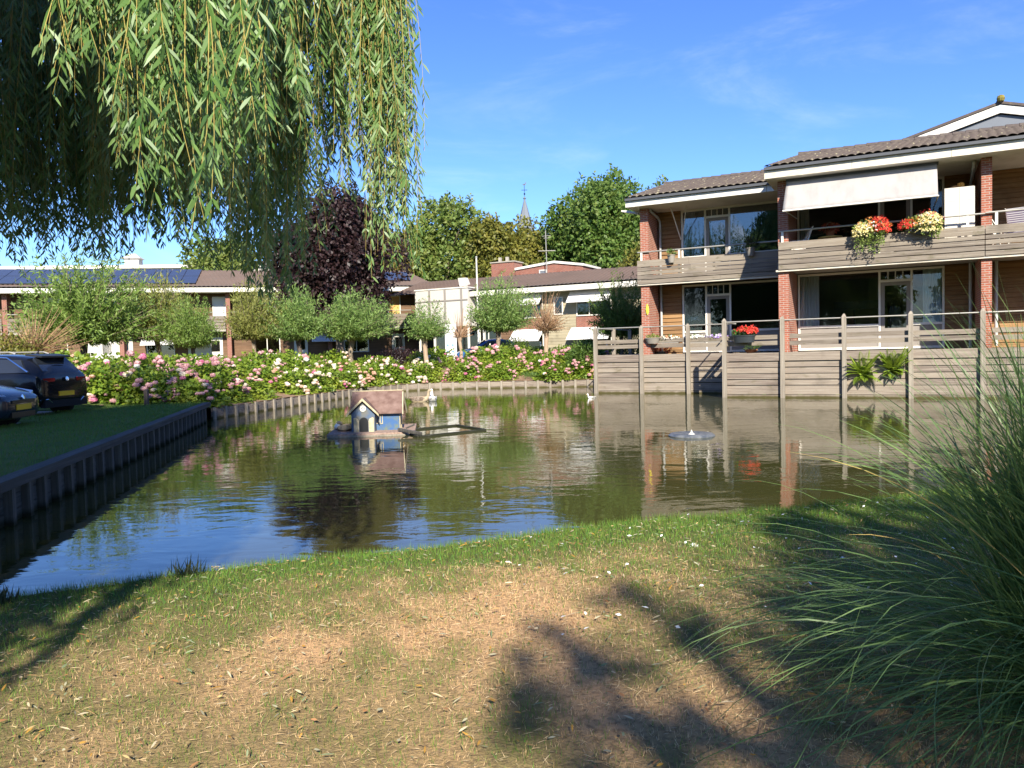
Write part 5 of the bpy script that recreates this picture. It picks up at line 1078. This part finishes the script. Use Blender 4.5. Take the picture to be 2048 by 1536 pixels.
def tree(name, label, x, y, top, rx, zc0, leaf, bark, nl, lsize, seed, nlobe=26, group=None, cone=False, ry=None, base=.8, lo=.30, hi=.44):
    g = np.random.default_rng(seed); ry = ry or rx
    t_ = thing(name, label, 'tree', (x, y, base), 0, group)
    H = top-base; cz = (zc0-base+H)/2; rz_ = (H-(zc0-base))/2
    mb = MB(); tr_ = max(.16, H*.022)
    mb.tube([(0, 0, -.4), (.05, 0, H*.12), (-.08, .05, H*.4), (.05, 0, H*.7), (0, 0, H*.9)], [tr_*1.5, tr_, tr_*.75, tr_*.4, .04], 10)
    lob = []
    for k in range(nlobe):
        if cone: zt = g.uniform(-1, .95); a = g.uniform(0, 6.28); w_ = (1-zt)/2*.9+.08; c = np.array([math.cos(a)*w_*.75, math.sin(a)*w_*.75, zt]); r = .16+.22*w_
        else:
            d_ = g.normal(size=3); d_ /= np.linalg.norm(d_); d_[2] = d_[2]*.95+.08; c = d_*g.uniform(.42, .78); r = g.uniform(lo, hi)
        lob.append((c, r))
    for c, r in lob[:10]:
        p1 = c*np.array([rx, ry, rz_])+[0, 0, cz]; z0 = max(H*.2, min(p1[2]-H*.12, H*.6))
        mb.tube([(0, 0, z0), tuple((p1+np.array([0, 0, z0]))/2+[0, 0, .06*H*.5]), tuple(p1)], [tr_*.5, tr_*.3, .03], 6)
    mb.build('trunk', M[bark], t_)
    P = []; w_ = np.array([r**2 for c, r in lob]); w_ /= w_.sum()
    for (c, r), q in zip(lob, w_):
        n = int(nl*q); d_ = unit(g.normal(size=(n, 3))); d_[:, 2] = np.where(g.random(n) < .3, np.abs(d_[:, 2]), d_[:, 2])
        rr = r*(.62+.42*g.random(n)**.7)*(1+.22*np.sin(d_[:, 0]*7+c[0]*9)*np.cos(d_[:, 2]*6+c[1]*5))
        C = (c+d_*rr[:, None])*np.array([rx, ry, rz_])+[0, 0, cz]
        D_ = unit(d_*.5+g.normal(size=(n, 3))*.7+[0, 0, -.25]); P.append(cards(C, D_, unit(d_+g.normal(size=(n, 3))*.55), lsize*g.uniform(.6, 1.25, n), lsize*.62))
    V, F = merge(P); link('crown', npm('crown', V, F), M[leaf], t_)
    return t_
G = 'broadleaf trees behind the far buildings'
tree('broadleaf_tree', 'tallest broad green tree, rising behind the set back flats', 9.3, 75, 18.7, 6.3, 3.5, 'lf_dark', 'bark', 36000, .42, 11, 40, G)
tree('broadleaf_tree', 'rounded olive green tree left of the church spire', -6.3, 80, 17.0, 5.9, 3., 'lf_tree', 'bark', 26000, .42, 12, 34, G)
tree('broadleaf_tree', 'lower yellow green tree directly in front of the church spire', -.6, 78, 15.6, 5.4, 3., 'lf_yellow', 'bark', 22000, .40, 13, 30, G)
tree('broadleaf_tree', 'yellowing tree partly hidden by the hanging willow strands', -13.6, 84, 16.0, 4.6, 3., 'lf_yellow', 'bark', 18000, .45, 14, 26, G)
tree('broadleaf_tree', 'green tree peeping over the tiled roof of the set back flats', 17.5, 92, 21.2, 4.8, 4, 'lf_tree', 'bark', 14000, .45, 15, 24, G)
tree('broadleaf_tree', 'small yellow leaved tree at the foot of the tallest tree', 10.0, 58, 9.6, 2.5, 2.2, 'lf_yellow', 'bark', 9000, .26, 16, 18, G)
tree('broadleaf_tree', 'dark green tree filling the gap between the spire and the tallest tree', 3.9, 84, 14.6, 5.0, 2.5, 'lf_dark', 'bark', 16000, .42, 18, 24, G)
tree('broadleaf_tree', 'bushy green tree above the solar panels at the left, behind the hanging strands', -27.5, 74, 13.8, 5.6, 3, 'lf_tree', 'bark_dark', 18000, .42, 19, 26, G)
tree('broadleaf_tree', 'distant tree mostly hidden between the copper beech and the yellowing tree', -20, 95, 14.5, 5, 3, 'lf_tree', 'bark', 10000, .5, 24, 20, G)
tree('conifer', 'orange green conifer behind the right end of the solar roof', -9.6, 69, 11.9, 2.1, 2., 'lf_thuja', 'bark_dark', 11000, .22, 20, 46, None, True)
tree('copper_beech', 'big purple leaved copper beech in front of the solar roof', -11.2, 50, 12.4, 4.6, 2.8, 'lf_copper', 'bark_dark', 52000, .27, 21, 44)
for lab, px, py0, D, rx, h, leaf, ls in (('round clipped light green shrub beside the blue car', 1030, 690, 42.5, 1.12, 1.45, 'lf_shrub', .09), ('yellow green shrub in front of the lower white awning', 1160, 680, 40, .9, .9, 'lf_yellow', .1), ('dark purple shrub at the foot of the long trunked small pollard', 800, 690, 42, 1.7, 1.0, 'lf_copper', .12), ('dark green shrub near the left end of the retaining wall', 1172, 695, 36, .9, 1.1, 'lf_dark', .12), ('light green shrub between the flats and the far bank', 1265, 690, 38, 1.2, 1.3, 'lf_yellow', .12), ('low yellow green bush behind the parked black car', 8, 690, 26, 1.3, 1.7, 'lf_yellow', .13)):
    t_ = thing('shrub', lab, 'shrub', (wx(px, py0, D), D, .95))
    n = 4200; d_ = rdir(n); d_[:, 2] = np.abs(d_[:, 2]); rr = rng.uniform(.6, 1.06, n)*(1+.10*np.sin(d_[:, 0]*9)*np.cos(d_[:, 1]*8+d_[:, 2]*7))
    V, F = cards(d_*rr[:, None]*np.array([rx, rx, h]), unit(d_+rng.normal(size=(n, 3))*.7), unit(d_+rng.normal(size=(n, 3))*.5), ls*rng.uniform(.7, 1.3, n), ls*.5)
    link('foliage', npm('foliage', V, F), M[leaf], t_); mb = MB(); mb.tube([(0, 0, -.2), (.02, 0, h*.6)], [.06, .02], 6); mb.build('stem', M['bark_dark'], t_)

# -- hydrangeas
def hyd_mesh(rx, h, n, seed):
    g = np.random.default_rng(seed); d_ = unit(g.normal(size=(n, 3))); d_[:, 2] = np.abs(d_[:, 2])*1.0-.12
    rr = g.uniform(.55, 1.05, n)*(1+.13*np.sin(d_[:, 0]*6+seed)*np.cos(d_[:, 1]*6)+.08*np.sin(d_[:, 2]*11))
    C = d_*rr[:, None]*np.array([rx, rx, h]); C[:, 2] = np.maximum(C[:, 2], .03)
    D_ = unit(d_*.7+g.normal(size=(n, 3))*.55+[0, 0, -.28]); V, F = cards(C, D_, unit(d_+[0, 0, .5]+g.normal(size=(n, 3))*.35), .17*g.uniform(.6, 1.2, n), .105)
    return npm('foliage', V, F)
HY = [hyd_mesh(1.0, 1.15, 1700, s) for s in range(5)]
for me in HY: me.materials.append(M['lf_hyd'])
FLC = {'pink': ((.55, .27, .29), (.66, .42, .40)), 'deep pink': ((.52, .12, .24), (.60, .24, .33)), 'peach': ((.52, .30, .20), (.66, .44, .31)), 'cream': ((.72, .60, .46), (.76, .68, .58)), 'white': ((.78, .77, .68), (.82, .80, .74))}
FLM = {}
for k, (a, b) in FLC.items():
    m = leafmat(k.replace(' ', '_')+'_hydrangea', a, b, .2); n = 130; d_ = rdir(n); d_[:, 2] *= .8
    V, F = cards(d_*.075, unit(np.cross(d_, rng.normal(size=(n, 3)))), d_, .06, .055); me = npm('flower_head', V-np.array([0, 0, 0]), F); me.materials.append(m); FLM[k] = me
seg = np.r_[0, np.cumsum(np.hypot(*np.diff(pts, axis=0).T))]
def bedpos(s, dd): i = np.interp(s, seg, np.arange(len(seg))); j = int(min(i, len(pts)-1)); return pts[j]+nr[j]*dd
LM = [(0, 'behind the black car'), (200, 'below the largest pollard'), (330, 'below the compact dark trunked pollard'), (450, 'below the yellowish pollard'), (560, 'below the copper beech'), (660, 'behind the duck house'), (760, 'by the small dark purple shrub'), (825, 'around the long pale trunk'), (900, 'below the blue car'), (975, 'below the round clipped shrub'), (1050, 'below the dying brown pollard'), (1130, 'next to the retaining wall end')]
def mainly(px, g):
    if px < 250: w_ = dict(pink=.35, peach=.5, cream=.1, white=.02); w_['deep pink'] = .1
    elif px < 560: w_ = dict(pink=.45, peach=.2, cream=.2, white=.02); w_['deep pink'] = .25
    elif px < 860: w_ = dict(pink=.15, peach=.3, cream=.45, white=.1); w_['deep pink'] = .05
    else: w_ = dict(pink=.45, peach=.2, cream=.1, white=.06); w_['deep pink'] = .3
    k = list(w_); p_ = np.array([w_[q] for q in k]); return k, p_/p_.sum()
spots = []
LT = seg[-1]
for r, (dd, sp_) in enumerate(((.95, 1.45), (2.35, 1.5), (3.8, 1.6), (5.3, 1.8))):
    s = .3+.6*(r % 2)
    while s < LT-.2:
        q = bedpos(s, dd+rng.uniform(-.2, .2)); spots.append((q[0], q[1], r, dd)); s += sp_*rng.uniform(.85, 1.15)
for r, row in enumerate((((-9.4, 22.5), (-10.6, 22.7), (-11.9, 22.8), (-13.2, 22.9)), ((-9.6, 24.2), (-11.0, 24.3), (-12.4, 24.3), (-13.9, 24.4)), ((-10.4, 26.0), (-11.8, 26.0), (-13.3, 26.2), (-15, 26.2)))):
    for q in row: spots.append((q[0]+rng.uniform(-.2, .2), q[1]+rng.uniform(-.2, .2), r, 1.0+r*1.4))
rown = ('front row', 'second row', 'third row', 'back row'); used = {}
for (x, y, r, dd) in spots:
    px = 1024+x/y*1530
    if px < 90 or px > 1215: continue
    if 1020 < px < 1085 and r == 0: continue
    if 520 < px < 575 and r == 0: continue
    k, p_ = mainly(px, rng); lead = k[int(np.argmax(p_*rng.uniform(.6, 1.4, len(p_))))]
    lm_ = [t for a, t in LM if px >= a][-1]; key = (lead, r, lm_); used[key] = used.get(key, 0)+1
    siz = ('', 'broader ', 'lower ', 'fuller ', 'looser ')[used[key]-1] if used[key] < 6 else 'dense '
    t_ = thing('hydrangea_bush', f'{siz}{lead} hydrangea bush, {rown[r]}, {lm_}', 'hydrangea', (x, y, float(far_h(dd))-.04), rng.uniform(0, 6), 'hydrangea bushes on the far bank')
    sc = rng.uniform(.85, 1.1)*(.92 if r == 0 else 1.0); hz = rng.uniform(.8, 1.05)*(.88 if r == 0 else 1.0); t_.scale = (sc, sc, sc*hz)
    link('foliage', HY[int(rng.integers(5))], None, t_)
    nf = int(rng.integers(12, 23)) if r < 3 else int(rng.integers(3, 8))
    th = math.atan2(-y, -x)-t_.rotation_euler[2]
    ca = [(th+rng.uniform(-1.4, 1.4), rng.uniform(.05, 1.05)) for _ in range(max(2, nf//3))]
    for _ in range(nf):
        ci = int(rng.integers(len(ca))); a = ca[ci][0]+rng.normal()*.16; e = min(1.3, max(.02, ca[ci][1]+rng.normal()*.14)); c_ = k[int(rng.choice(len(k), p=p_))] if ci % 2 else lead
        o = link('flower_head', FLM[c_], None, t_, (1.03*math.cos(a)*math.cos(e), 1.03*math.sin(a)*math.cos(e), 1.17*math.sin(e)+.04)); q = rng.uniform(.65, 1.25); o.scale = (q, q, q*.85)
# low evergreen cover at the water's edge gap
n = 2600; a = rng.uniform(0, 1, n); xx = 1.0+1.5*a+rng.normal(size=n)*.3; yy = 35.6+rng.uniform(0, 1.3, n)
V, F = cards(np.stack([xx, yy, .34+.1*(yy-35.2)+rng.uniform(0, .12, n)], -1), unit(rng.normal(size=(n, 3))*.5+[0, 0, 1]), rdir(n), .22, .02)
setp(link('ground_cover_grass', npm('ground_cover_grass', V, F), M['leaf_pot']), kind='stuff')

# -- weeping willow: trunk behind the viewer's left, curtain of strands before and beside the camera
M['lf_willow'] = leafmat('weeping_willow_leaf', (.066, .150, .030), (.16, .27, .075), .28, .46, .5, c=(.25, .33, .15))
M['twig'] = plain('yellow_twig', (.36, .29, .08), .6, .3, amt=.3)
WW = thing('weeping_willow', 'large weeping willow whose leafy strands hang over the left of the lawn and pond', 'willow tree', (-6.6, -1.0, .3))
O = np.array([-6.6, -1.0, .3])
mb = MB(); mb.tube([(0, 0, -.5), (.05, 0, .2), (.1, .1, 1.6), (.15, .2, 3.2), (.3, .3, 4.6)], [.75, .55, .45, .42, .30], 14)
mb.build('trunk', M['bark'], WW, True)
limbs = [((-.9, 3.0, 5.4), 0), ((-2.2, 5.5, 6.6), 0), ((-4.5, 7.5, 7.6), 0), ((-7.5, 7.5, 8), 0), ((-9.5, 3, 8), 0), ((-10, -2, 8), 0), ((-7, -4.5, 8), 0), ((-3, -2.0, 7), 0), ((-1.0, 5.4, 5.0), 0), ((-2.6, 3.2, 4.9), 0), ((-6, 2, 9.5), 0)]
for (e, _) in limbs:
    e = np.array(e)-O; mb = MB(); s = np.array([.3, .3, 4.3]); mid = s*.45+e*.55+np.array([0, 0, 1.3]); mb.tube([tuple(s), tuple((s+mid)/2+[0, 0, .4]), tuple(mid), tuple(e)], [.17, .13, .08, .02], 8); mb.build('limb', M['bark'], WW, True)
def strands(X, Yy, Zb, Zt, space, L, W, sway, g):
    P = []; T = []
    for x, y, zb, zt in zip(X, Yy, Zb, Zt):
        Ln = zt-zb
        if Ln < .15: continue
        n = int(Ln/space); t_ = np.sort(g.random(n)); ph = g.uniform(0, 6.28, 2); am = sway*g.uniform(.3, 1, 2)
        pth = lambda q: np.stack([x+am[0]*np.sin(ph[0]+q*2.2)*q+sway*.5*q*math.sin(ph[1]), y+am[1]*np.sin(ph[1]+q*2.0)*q, zt-Ln*q], -1)
        C = pth(t_); a = g.uniform(0, 6.283, n); spl = g.uniform(.25, 1.15, n)
        D_ = unit(np.stack([np.cos(a)*spl, np.sin(a)*spl, -np.ones(n)], -1)); sz = L*g.uniform(.6, 1.2, n)*np.clip(1.15-.5*t_**6, .5, 1.2)
        P.append(longleaf(C, D_, np.stack([np.sin(a)+.2*g.normal(size=n), -np.cos(a), .3*g.normal(size=n)], -1), sz, W*g.uniform(.8, 1.2, n), .15))
        T.append(pth(np.linspace(0, 1, max(4, int(Ln/.25)))))
    return P, T
g = np.random.default_rng(5)
def clus(n, p0, p1, D0, D1, env, u0, u1, top=(.3, 1.4), space=.03, L=.1, W=.014, sway=.20):
    nc = max(2, n//5); cp = g.uniform(p0, p1, nc); cD = g.uniform(D0, D1, nc); ci = g.integers(0, nc, n); loose = g.random(n) < .3
    px = np.clip(np.where(loose, g.uniform(p0, p1, n), cp[ci]+g.normal(size=n)*16*(4/cD[ci])), p0, p1); D = np.clip(np.where(loose, g.uniform(D0, D1, n), cD[ci]+g.normal(size=n)*.10), D0, D1); cu = g.random(nc)
    u01 = np.clip(np.where(loose, g.random(n), cu[ci]+g.normal(size=n)*.16), 0, 1); E = np.interp(px, [e[0] for e in env], [e[1] for e in env])*(u0+(u1-u0)*u01)
    zb = wz(px, E, D); zt = 1.75+yh(px)*D/1530+g.uniform(*top, n)
    return strands(wx(px, E, D), D, zb, zt, space, L, W, sway, g)
PA, TA = [], []
def take(r): PA.extend(r[0]); TA.extend(r[1])
take(clus(52, 175, 560, 2.8, 3.7, [(120, 60), (170, 130), (210, 210), (260, 280), (310, 320), (350, 430), (385, 470), (420, 340), (480, 300), (560, 250)], .35, 1., space=.024, L=.098, W=.0125))
take(clus(5, 335, 390, 2.6, 3.0, [(335, 440), (390, 520)], .85, 1., space=.026, L=.105, W=.0145))
take(clus(5, 125, 180, 2.8, 3.3, [(125, 100), (180, 170)], .5, 1., space=.026, L=.095, W=.0122))
take(clus(110, 235, 600, 3.4, 4.8, [(170, 160), (250, 330), (330, 380), (400, 430), (480, 430), (560, 380), (600, 300)], .4, 1., space=.026, L=.095, W=.0122))
take(clus(230, 400, 728, 4.6, 6.8, [(400, 500), (470, 540), (550, 590), (600, 560), (640, 470), (690, 400), (728, 330)], .45, 1., space=.032, L=.10, W=.0135))
take(clus(120, 735, 812, 4.8, 5.8, [(735, 300), (760, 470), (775, 560), (806, 555), (812, 330)], .6, 1., space=.026, L=.085, W=.0125, sway=.14))
take(clus(90, 540, 718, 5.4, 6.8, [(540, 620), (600, 560), (640, 470), (718, 360)], .6, 1., (0, .5), space=.035, L=.10, W=.014))
take(clus(660, -260, 610, 6.2, 9.0, [(-260, 500), (0, 545), (150, 500), (240, 535), (300, 490), (400, 500), (470, 560), (545, 620), (600, 560), (640, 470), (720, 360)], .72, 1., space=.04, L=.115, W=.017))
take(clus(760, -320, 500, 7.5, 12.5, [(-320, 470), (0, 480), (200, 480), (300, 450), (420, 400), (520, 330)], .6, 1.0, (.3, 2.5), space=.05, L=.15, W=.026))
# crown over and behind the camera, unseen, shaped to shade strands and lawn
n = 1800; th = g.uniform(0, 6.283, n); rr = np.sqrt(g.uniform(.02, 1, n)); X = -6.6+4.9*rr*np.cos(th); Yy = 0+4.8*rr*np.sin(th); zt = 14.0-5.0*rr**2+g.normal(size=n)*.4
zb = np.maximum(zt-g.uniform(2.2, 8, n), np.where(Yy > 1, 1.9+.46*Yy+.35, 2.6)); take(strands(X, Yy, zb, zt, .06, .24, .062, .15, g))
n = 800; th = g.uniform(0, 6.283, n); rr = np.sqrt(g.uniform(0, 1, n)); X = -4.3+4.0*rr*np.cos(th); Yy = -1.2+3.6*rr*np.sin(th); zt = 12.2-2.0*rr**2+g.normal(size=n)*.4; take(strands(X, Yy, np.maximum(zt-g.uniform(1.5, 3.6, n), 7.6), zt, .06, .24, .062, .15, g))  # high leaves added out of view to keep the left strands dark
n = 110; X = g.uniform(-3.6, -1.5, n); Yy = g.uniform(-1.6, 1.0, n); zb = g.uniform(2.75, 3.9, n); take(strands(X, Yy, zb, zb+g.uniform(.8, 2.2, n), .045, .15, .026, .15, g))
V, F = merge(PA); link('crown', npm('crown', V-O, F), M['lf_willow'], WW)
Vt = []; Ft = []; k = 0
for q in TA:
    m_ = len(q); r = np.linspace(.0035, .0012, m_)[:, None]; ring = [q+r*np.array([math.cos(a), math.sin(a), 0]) for a in (0, 2.09, 4.19)]
    Vt.append(np.stack(ring, 1).reshape(-1, 3)); i = np.arange(m_-1)[:, None]*3+k
    for a, b in ((0, 1), (1, 2), (2, 0)): Ft.append(i+np.array([[a, b, b+3, a+3]]))
    k += m_*3
link('twigs', npm('twigs', np.concatenate(Vt)-O, [np.concatenate(Ft)]), M['twig'], WW)

# -- unseen trees standing behind the viewer: they shade the lawn and stand in the window reflections
tree('shade_tree', 'leafy tree on the lawn behind the viewer, shading the right of the lawn', 5.7, -8.0, 9.6, 3.6, 4.2, 'lf_tree', 'bark', 2600, .33, 31, 40, base=.3, lo=.13, hi=.25)
tree('shade_tree', 'unseen light crowned tree added behind the viewer, dappling the middle of the lawn', 2.6, -8.2, 9.1, 1.3, 6.6, 'lf_tree', 'bark', 280, .28, 36, 14, base=.3, lo=.14, hi=.26)  # tree put in to dapple the middle of the lawn
tree('shade_tree', 'slim leafy tree behind the viewer further right', 8.8, -6.0, 9.5, 2.4, 3.6, 'lf_tree', 'bark', 5000, .34, 32, 14, base=.3)
for i, (x, y, tp, r, lab) in enumerate(((-34, -30, 11, 6, 'leftmost'), (-22, -36, 12, 6, 'second from the left'), (-10, -38, 11.5, 6, 'third from the left'), (3, -40, 12, 6, 'fourth from the left'), (16, -38, 11, 6, 'fifth from the left'), (-46, -14, 11, 6, 'at the far left end of the'))):
    tree('reflection_tree', f'park tree {lab} row behind the viewer' if 'end' in lab else f'park tree {lab} in the row behind the viewer', x, y, tp, r, 1.5, 'lf_dark', 'bark', 5000, .6, 40+i, 16, 'unseen row of trees added for window reflections', base=.3)  # row put in to darken the lower window reflections

# -- lawn grass, litter, pampas
M['blade'] = attrleaf('grass_blade', .35)
def blades(x, y, z, h, wdt, col, lean, g):
    n = len(x); a = g.uniform(0, 6.283, n); ln = np.abs(g.normal(size=n))*lean; b = g.uniform(0, 6.283, n)
    B = np.stack([x, y, z], -1); s = np.stack([np.cos(a), np.sin(a), 0*a], -1)*wdt[:, None]*.5; tp = np.stack([np.cos(b)*np.sin(ln), np.sin(b)*np.sin(ln), np.cos(ln)], -1)*h[:, None]
    V = np.stack([B-s, B+s, B+tp], 1).reshape(-1, 3); return V, np.arange(n*3).reshape(n, 3), np.repeat(col, 3, 0)
g = np.random.default_rng(9)
N0 = 330000; y = 1.9+(g.random(N0)**.62)*7.2; x = g.uniform(-1, 1, N0)*(.74*y+.7); k = (y < edge_n(x)+.01) & (x > -6)
x, y = x[k], y[k]; e = edge_y(x)-y; dr = dryness(x, y); n = len(x)
isdry = g.random(n) < dr*.88
h = np.where(isdry, g.uniform(.014, .040, n), g.uniform(.022, .055, n))*(1+1.0*sst(.25, 0, e))*np.clip(.8+.04*y, .8, 1.2); wd = g.uniform(.0022, .0042, n)*np.clip(y/4.2, .8, 1.6)
gr = np.stack([g.uniform(.09, .19, n), g.uniform(.17, .28, n), g.uniform(.025, .055, n)], -1); gr *= np.where(g.random(n) < .2, 1.35, 1.)[:, None]
q = g.random(n)[:, None]; dy = np.array([.58, .36, .175])*(1-q)+np.array([.88, .64, .36])*q
col = np.where(isdry[:, None], dy, gr); lean = np.where(isdry, 1.05, .55)
V, F, C = blades(x, y, lawn_z(x, y)-.004, h, wd, col, lean, g)
setp(link('lawn_grass', npm('lawn_grass', V, [F], tint=C), M['blade']), kind='stuff')
N0 = 60000; y = g.uniform(5.2, 22.2, N0)**1.; x = lbx(y)-.05-g.random(N0)*5.6; k = ~((y > 12.4) & (y < 20.7) & (x < np.where(y < 17, -10.4, -11.6))) & (x > -.72*y-1.5); x, y = x[k], y[k]; n = len(x)
gr = np.stack([g.uniform(.085, .17, n), g.uniform(.16, .27, n), g.uniform(.03, .055, n)], -1)
V, F, C = blades(x, y, left_z(x, y)-.004, g.uniform(.03, .075, n), g.uniform(.004, .007, n)*np.clip(y/9, .9, 1.8), gr, .5+0*x, g)
setp(link('bank_grass', npm('bank_grass', V, [F], tint=C), M['blade']), kind='stuff')
N0 = 42000; y = 1.9+(g.random(N0)**.6)*5.6; x = g.uniform(-1, 1, N0)*(.74*y+.5); k = (y < edge_n(x)-.1) & (x > -5) & (g.random(N0) < .15+.85*dryness(x, y)); x, y = x[k], y[k]; n = len(x)
a = g.uniform(0, 6.283, n); q = g.random(n)[:, None]
V, F = longleaf(np.stack([x, y, lawn_z(x, y)+g.uniform(.008, .03, n)], -1), unit(np.stack([np.cos(a), np.sin(a), g.normal(size=n)*.25], -1)), unit(np.stack([g.normal(size=n), g.normal(size=n), np.ones(n)], -1)), g.uniform(.018, .06, n), .0021, .1)
setp(link('straw_litter', npm('straw_litter', V, F, tint=np.repeat(np.array([.50, .35, .18])*(1-q)+np.array([.78, .62, .38])*q, 6, 0)), M['blade']), kind='stuff')
# fallen willow leaves
N0 = 6500; y = 1.9+(g.random(N0)**.7)*6.2; x = g.uniform(-1, 1, N0)*(.72*y+.4); k = (y < edge_n(x)-.08) & (x > -5) & (g.random(N0) < .35+.65*fbm(x, y, .9)*1.4); x, y = x[k], y[k]; n = len(x)
a = g.uniform(0, 6.283, n); D_ = unit(np.stack([np.cos(a), np.sin(a), g.normal(size=n)*.22], -1)); Nn = unit(np.stack([g.normal(size=n)*.45, g.normal(size=n)*.45, np.ones(n)], -1))
V, F = longleaf(np.stack([x, y, lawn_z(x, y)+g.uniform(.022, .045, n)], -1), D_, Nn, g.uniform(.022, .075, n)*g.uniform(.6, 1, n), g.uniform(.005, .012, n), .12)
pal = np.array([(.52, .33, .14), (.60, .44, .20), (.40, .20, .09), (.46, .44, .30), (.30, .36, .20), (.62, .52, .34), (.50, .28, .06)]); C = np.repeat(pal[g.integers(0, len(pal), n)]*g.uniform(.7, 1.15, (n, 1)), 6, 0)
setp(link('fallen_leaves', npm('fallen_leaves', V, F, tint=C), M['blade']), kind='stuff')
n = 90; x = g.uniform(-.5, 3.6, n); y = g.uniform(3.6, 7.0, n); k = y < edge_y(x)-.15; x, y = x[k], y[k]; n = len(x)
V, F = cards(np.stack([x, y, lawn_z(x, y)+.04], -1), unit(np.stack([g.normal(size=n), g.normal(size=n), .3*g.random(n)], -1)), unit(np.stack([g.normal(size=n)*.4, g.normal(size=n)*.4, np.ones(n)], -1)), g.uniform(.02, .05, n), .018)
setp(link('feather_litter', npm('feather_litter', V, F), M['bird_white']), kind='stuff')
ft = thing('feather_tuft', 'single fluffy white feather lying on the shaded lawn', 'feather', (1.30, 5.52, .27))
n = 60; d_ = rdir(n); d_[:, 2] = np.abs(d_[:, 2]); V, F = cards(d_*.008, d_, rdir(n), .034, .016); link('down', npm('down', V, F), M['bird_white'], ft)
# dark weed tufts at the water's edge
for (px, py, lab, hh) in ((388, 1155, 'dark weed tuft at the water edge, left of the middle', .16), (20, 1190, 'low grass tuft at the left corner of the lawn edge', .14)):
    D = 5.25; t_ = thing('weed_tuft', lab, 'weed', (wx(px, py, 5.45 if px > 100 else 4.95), 5.28 if px > 100 else 4.78, .22)); n = 60
    V, F = cards(rng.normal(size=(n, 3))*np.array([.05, .03, .0]), unit(rng.normal(size=(n, 3))*.5+[0, 0, 1.]), rdir(n), hh*rng.uniform(.5, 1.1, n), .012); link('blades', npm('blades', V, F), M['leaf_dark'], t_)
# pampas grass
M['lf_pampas'] = leafmat('pampas_blade', (.075, .155, .05), (.18, .28, .085), .3, .45, .4, c=(.28, .35, .12))
PG = thing('pampas_grass', 'large clump of pampas grass with long arching blades at the right edge of the lawn', 'ornamental grass', (2.34, 2.90, .25))
def arcs(n, r0, Lr, el0, el1, wd, az=None, g=g):
    a = g.uniform(0, 6.283, n) if az is None else g.normal(az[0], az[1], n); b0 = r0*np.sqrt(g.random(n)); ba = g.uniform(0, 6.283, n)
    L = g.uniform(*Lr, n); el = np.radians(g.uniform(el0, el1, n)); m_ = 12; t_ = np.linspace(0, 1, m_)
    curl = g.uniform(.9, 2.0, n)*np.cos(el)**.6*1.15
    ang = el[:, None]-curl[:, None]*t_[None]**1.6; ds_ = L[:, None]/(m_-1)
    hx = np.cumsum(np.cos(ang)*ds_, 1); hz = np.cumsum(np.sin(ang)*ds_, 1)
    rot = a[:, None]+(g.normal(size=n)*.25)[:, None]*t_[None]
    Pp = np.stack([(b0*np.cos(ba))[:, None]+hx*np.cos(rot), (b0*np.sin(ba))[:, None]+hx*np.sin(rot), hz], -1); Pp[..., 2] = np.maximum(Pp[..., 2], .02+.03*g.random((n, 1)))
    w_ = (wd*g.uniform(.6, 1.25, n))[:, None]*np.clip(1.06-t_[None]**2.2, .06, 1); tl = g.normal(size=n)*.6
    side = np.stack([-np.sin(a)*np.cos(tl), np.cos(a)*np.cos(tl), np.sin(tl)], -1)[:, None]*w_[..., None]*.5
    V = np.stack([Pp-side, Pp+side], 2).reshape(-1, 3); i = (np.arange(n)[:, None]*m_*2+np.arange(m_-1)[None]*2).reshape(-1, 1)
    return V, [i+np.array([[0, 1, 3, 2]])]
P = [arcs(1700, .34, (.95, 1.6), 66, 90, .011), arcs(380, .38, (1.15, 1.85), 22, 50, .0065, (3.35, .6)), arcs(560, .32, (1.2, 1.75), 78, 90, .011), arcs(700, .36, (.6, 1.1), 45, 85, .009), arcs(170, .36, (.9, 1.5), 14, 42, .006, (3.5, .6))]
V, F = merge(P); link('blades', npm('blades', V, F), M['lf_pampas'], PG)
V, F = arcs(26, .34, (1.0, 1.6), 25, 75, .008, (3.3, .9)); link('dry_blades', npm('dry_blades', V, F), plain('straw', (.50, .36, .12), .7, .2, amt=.3), PG)
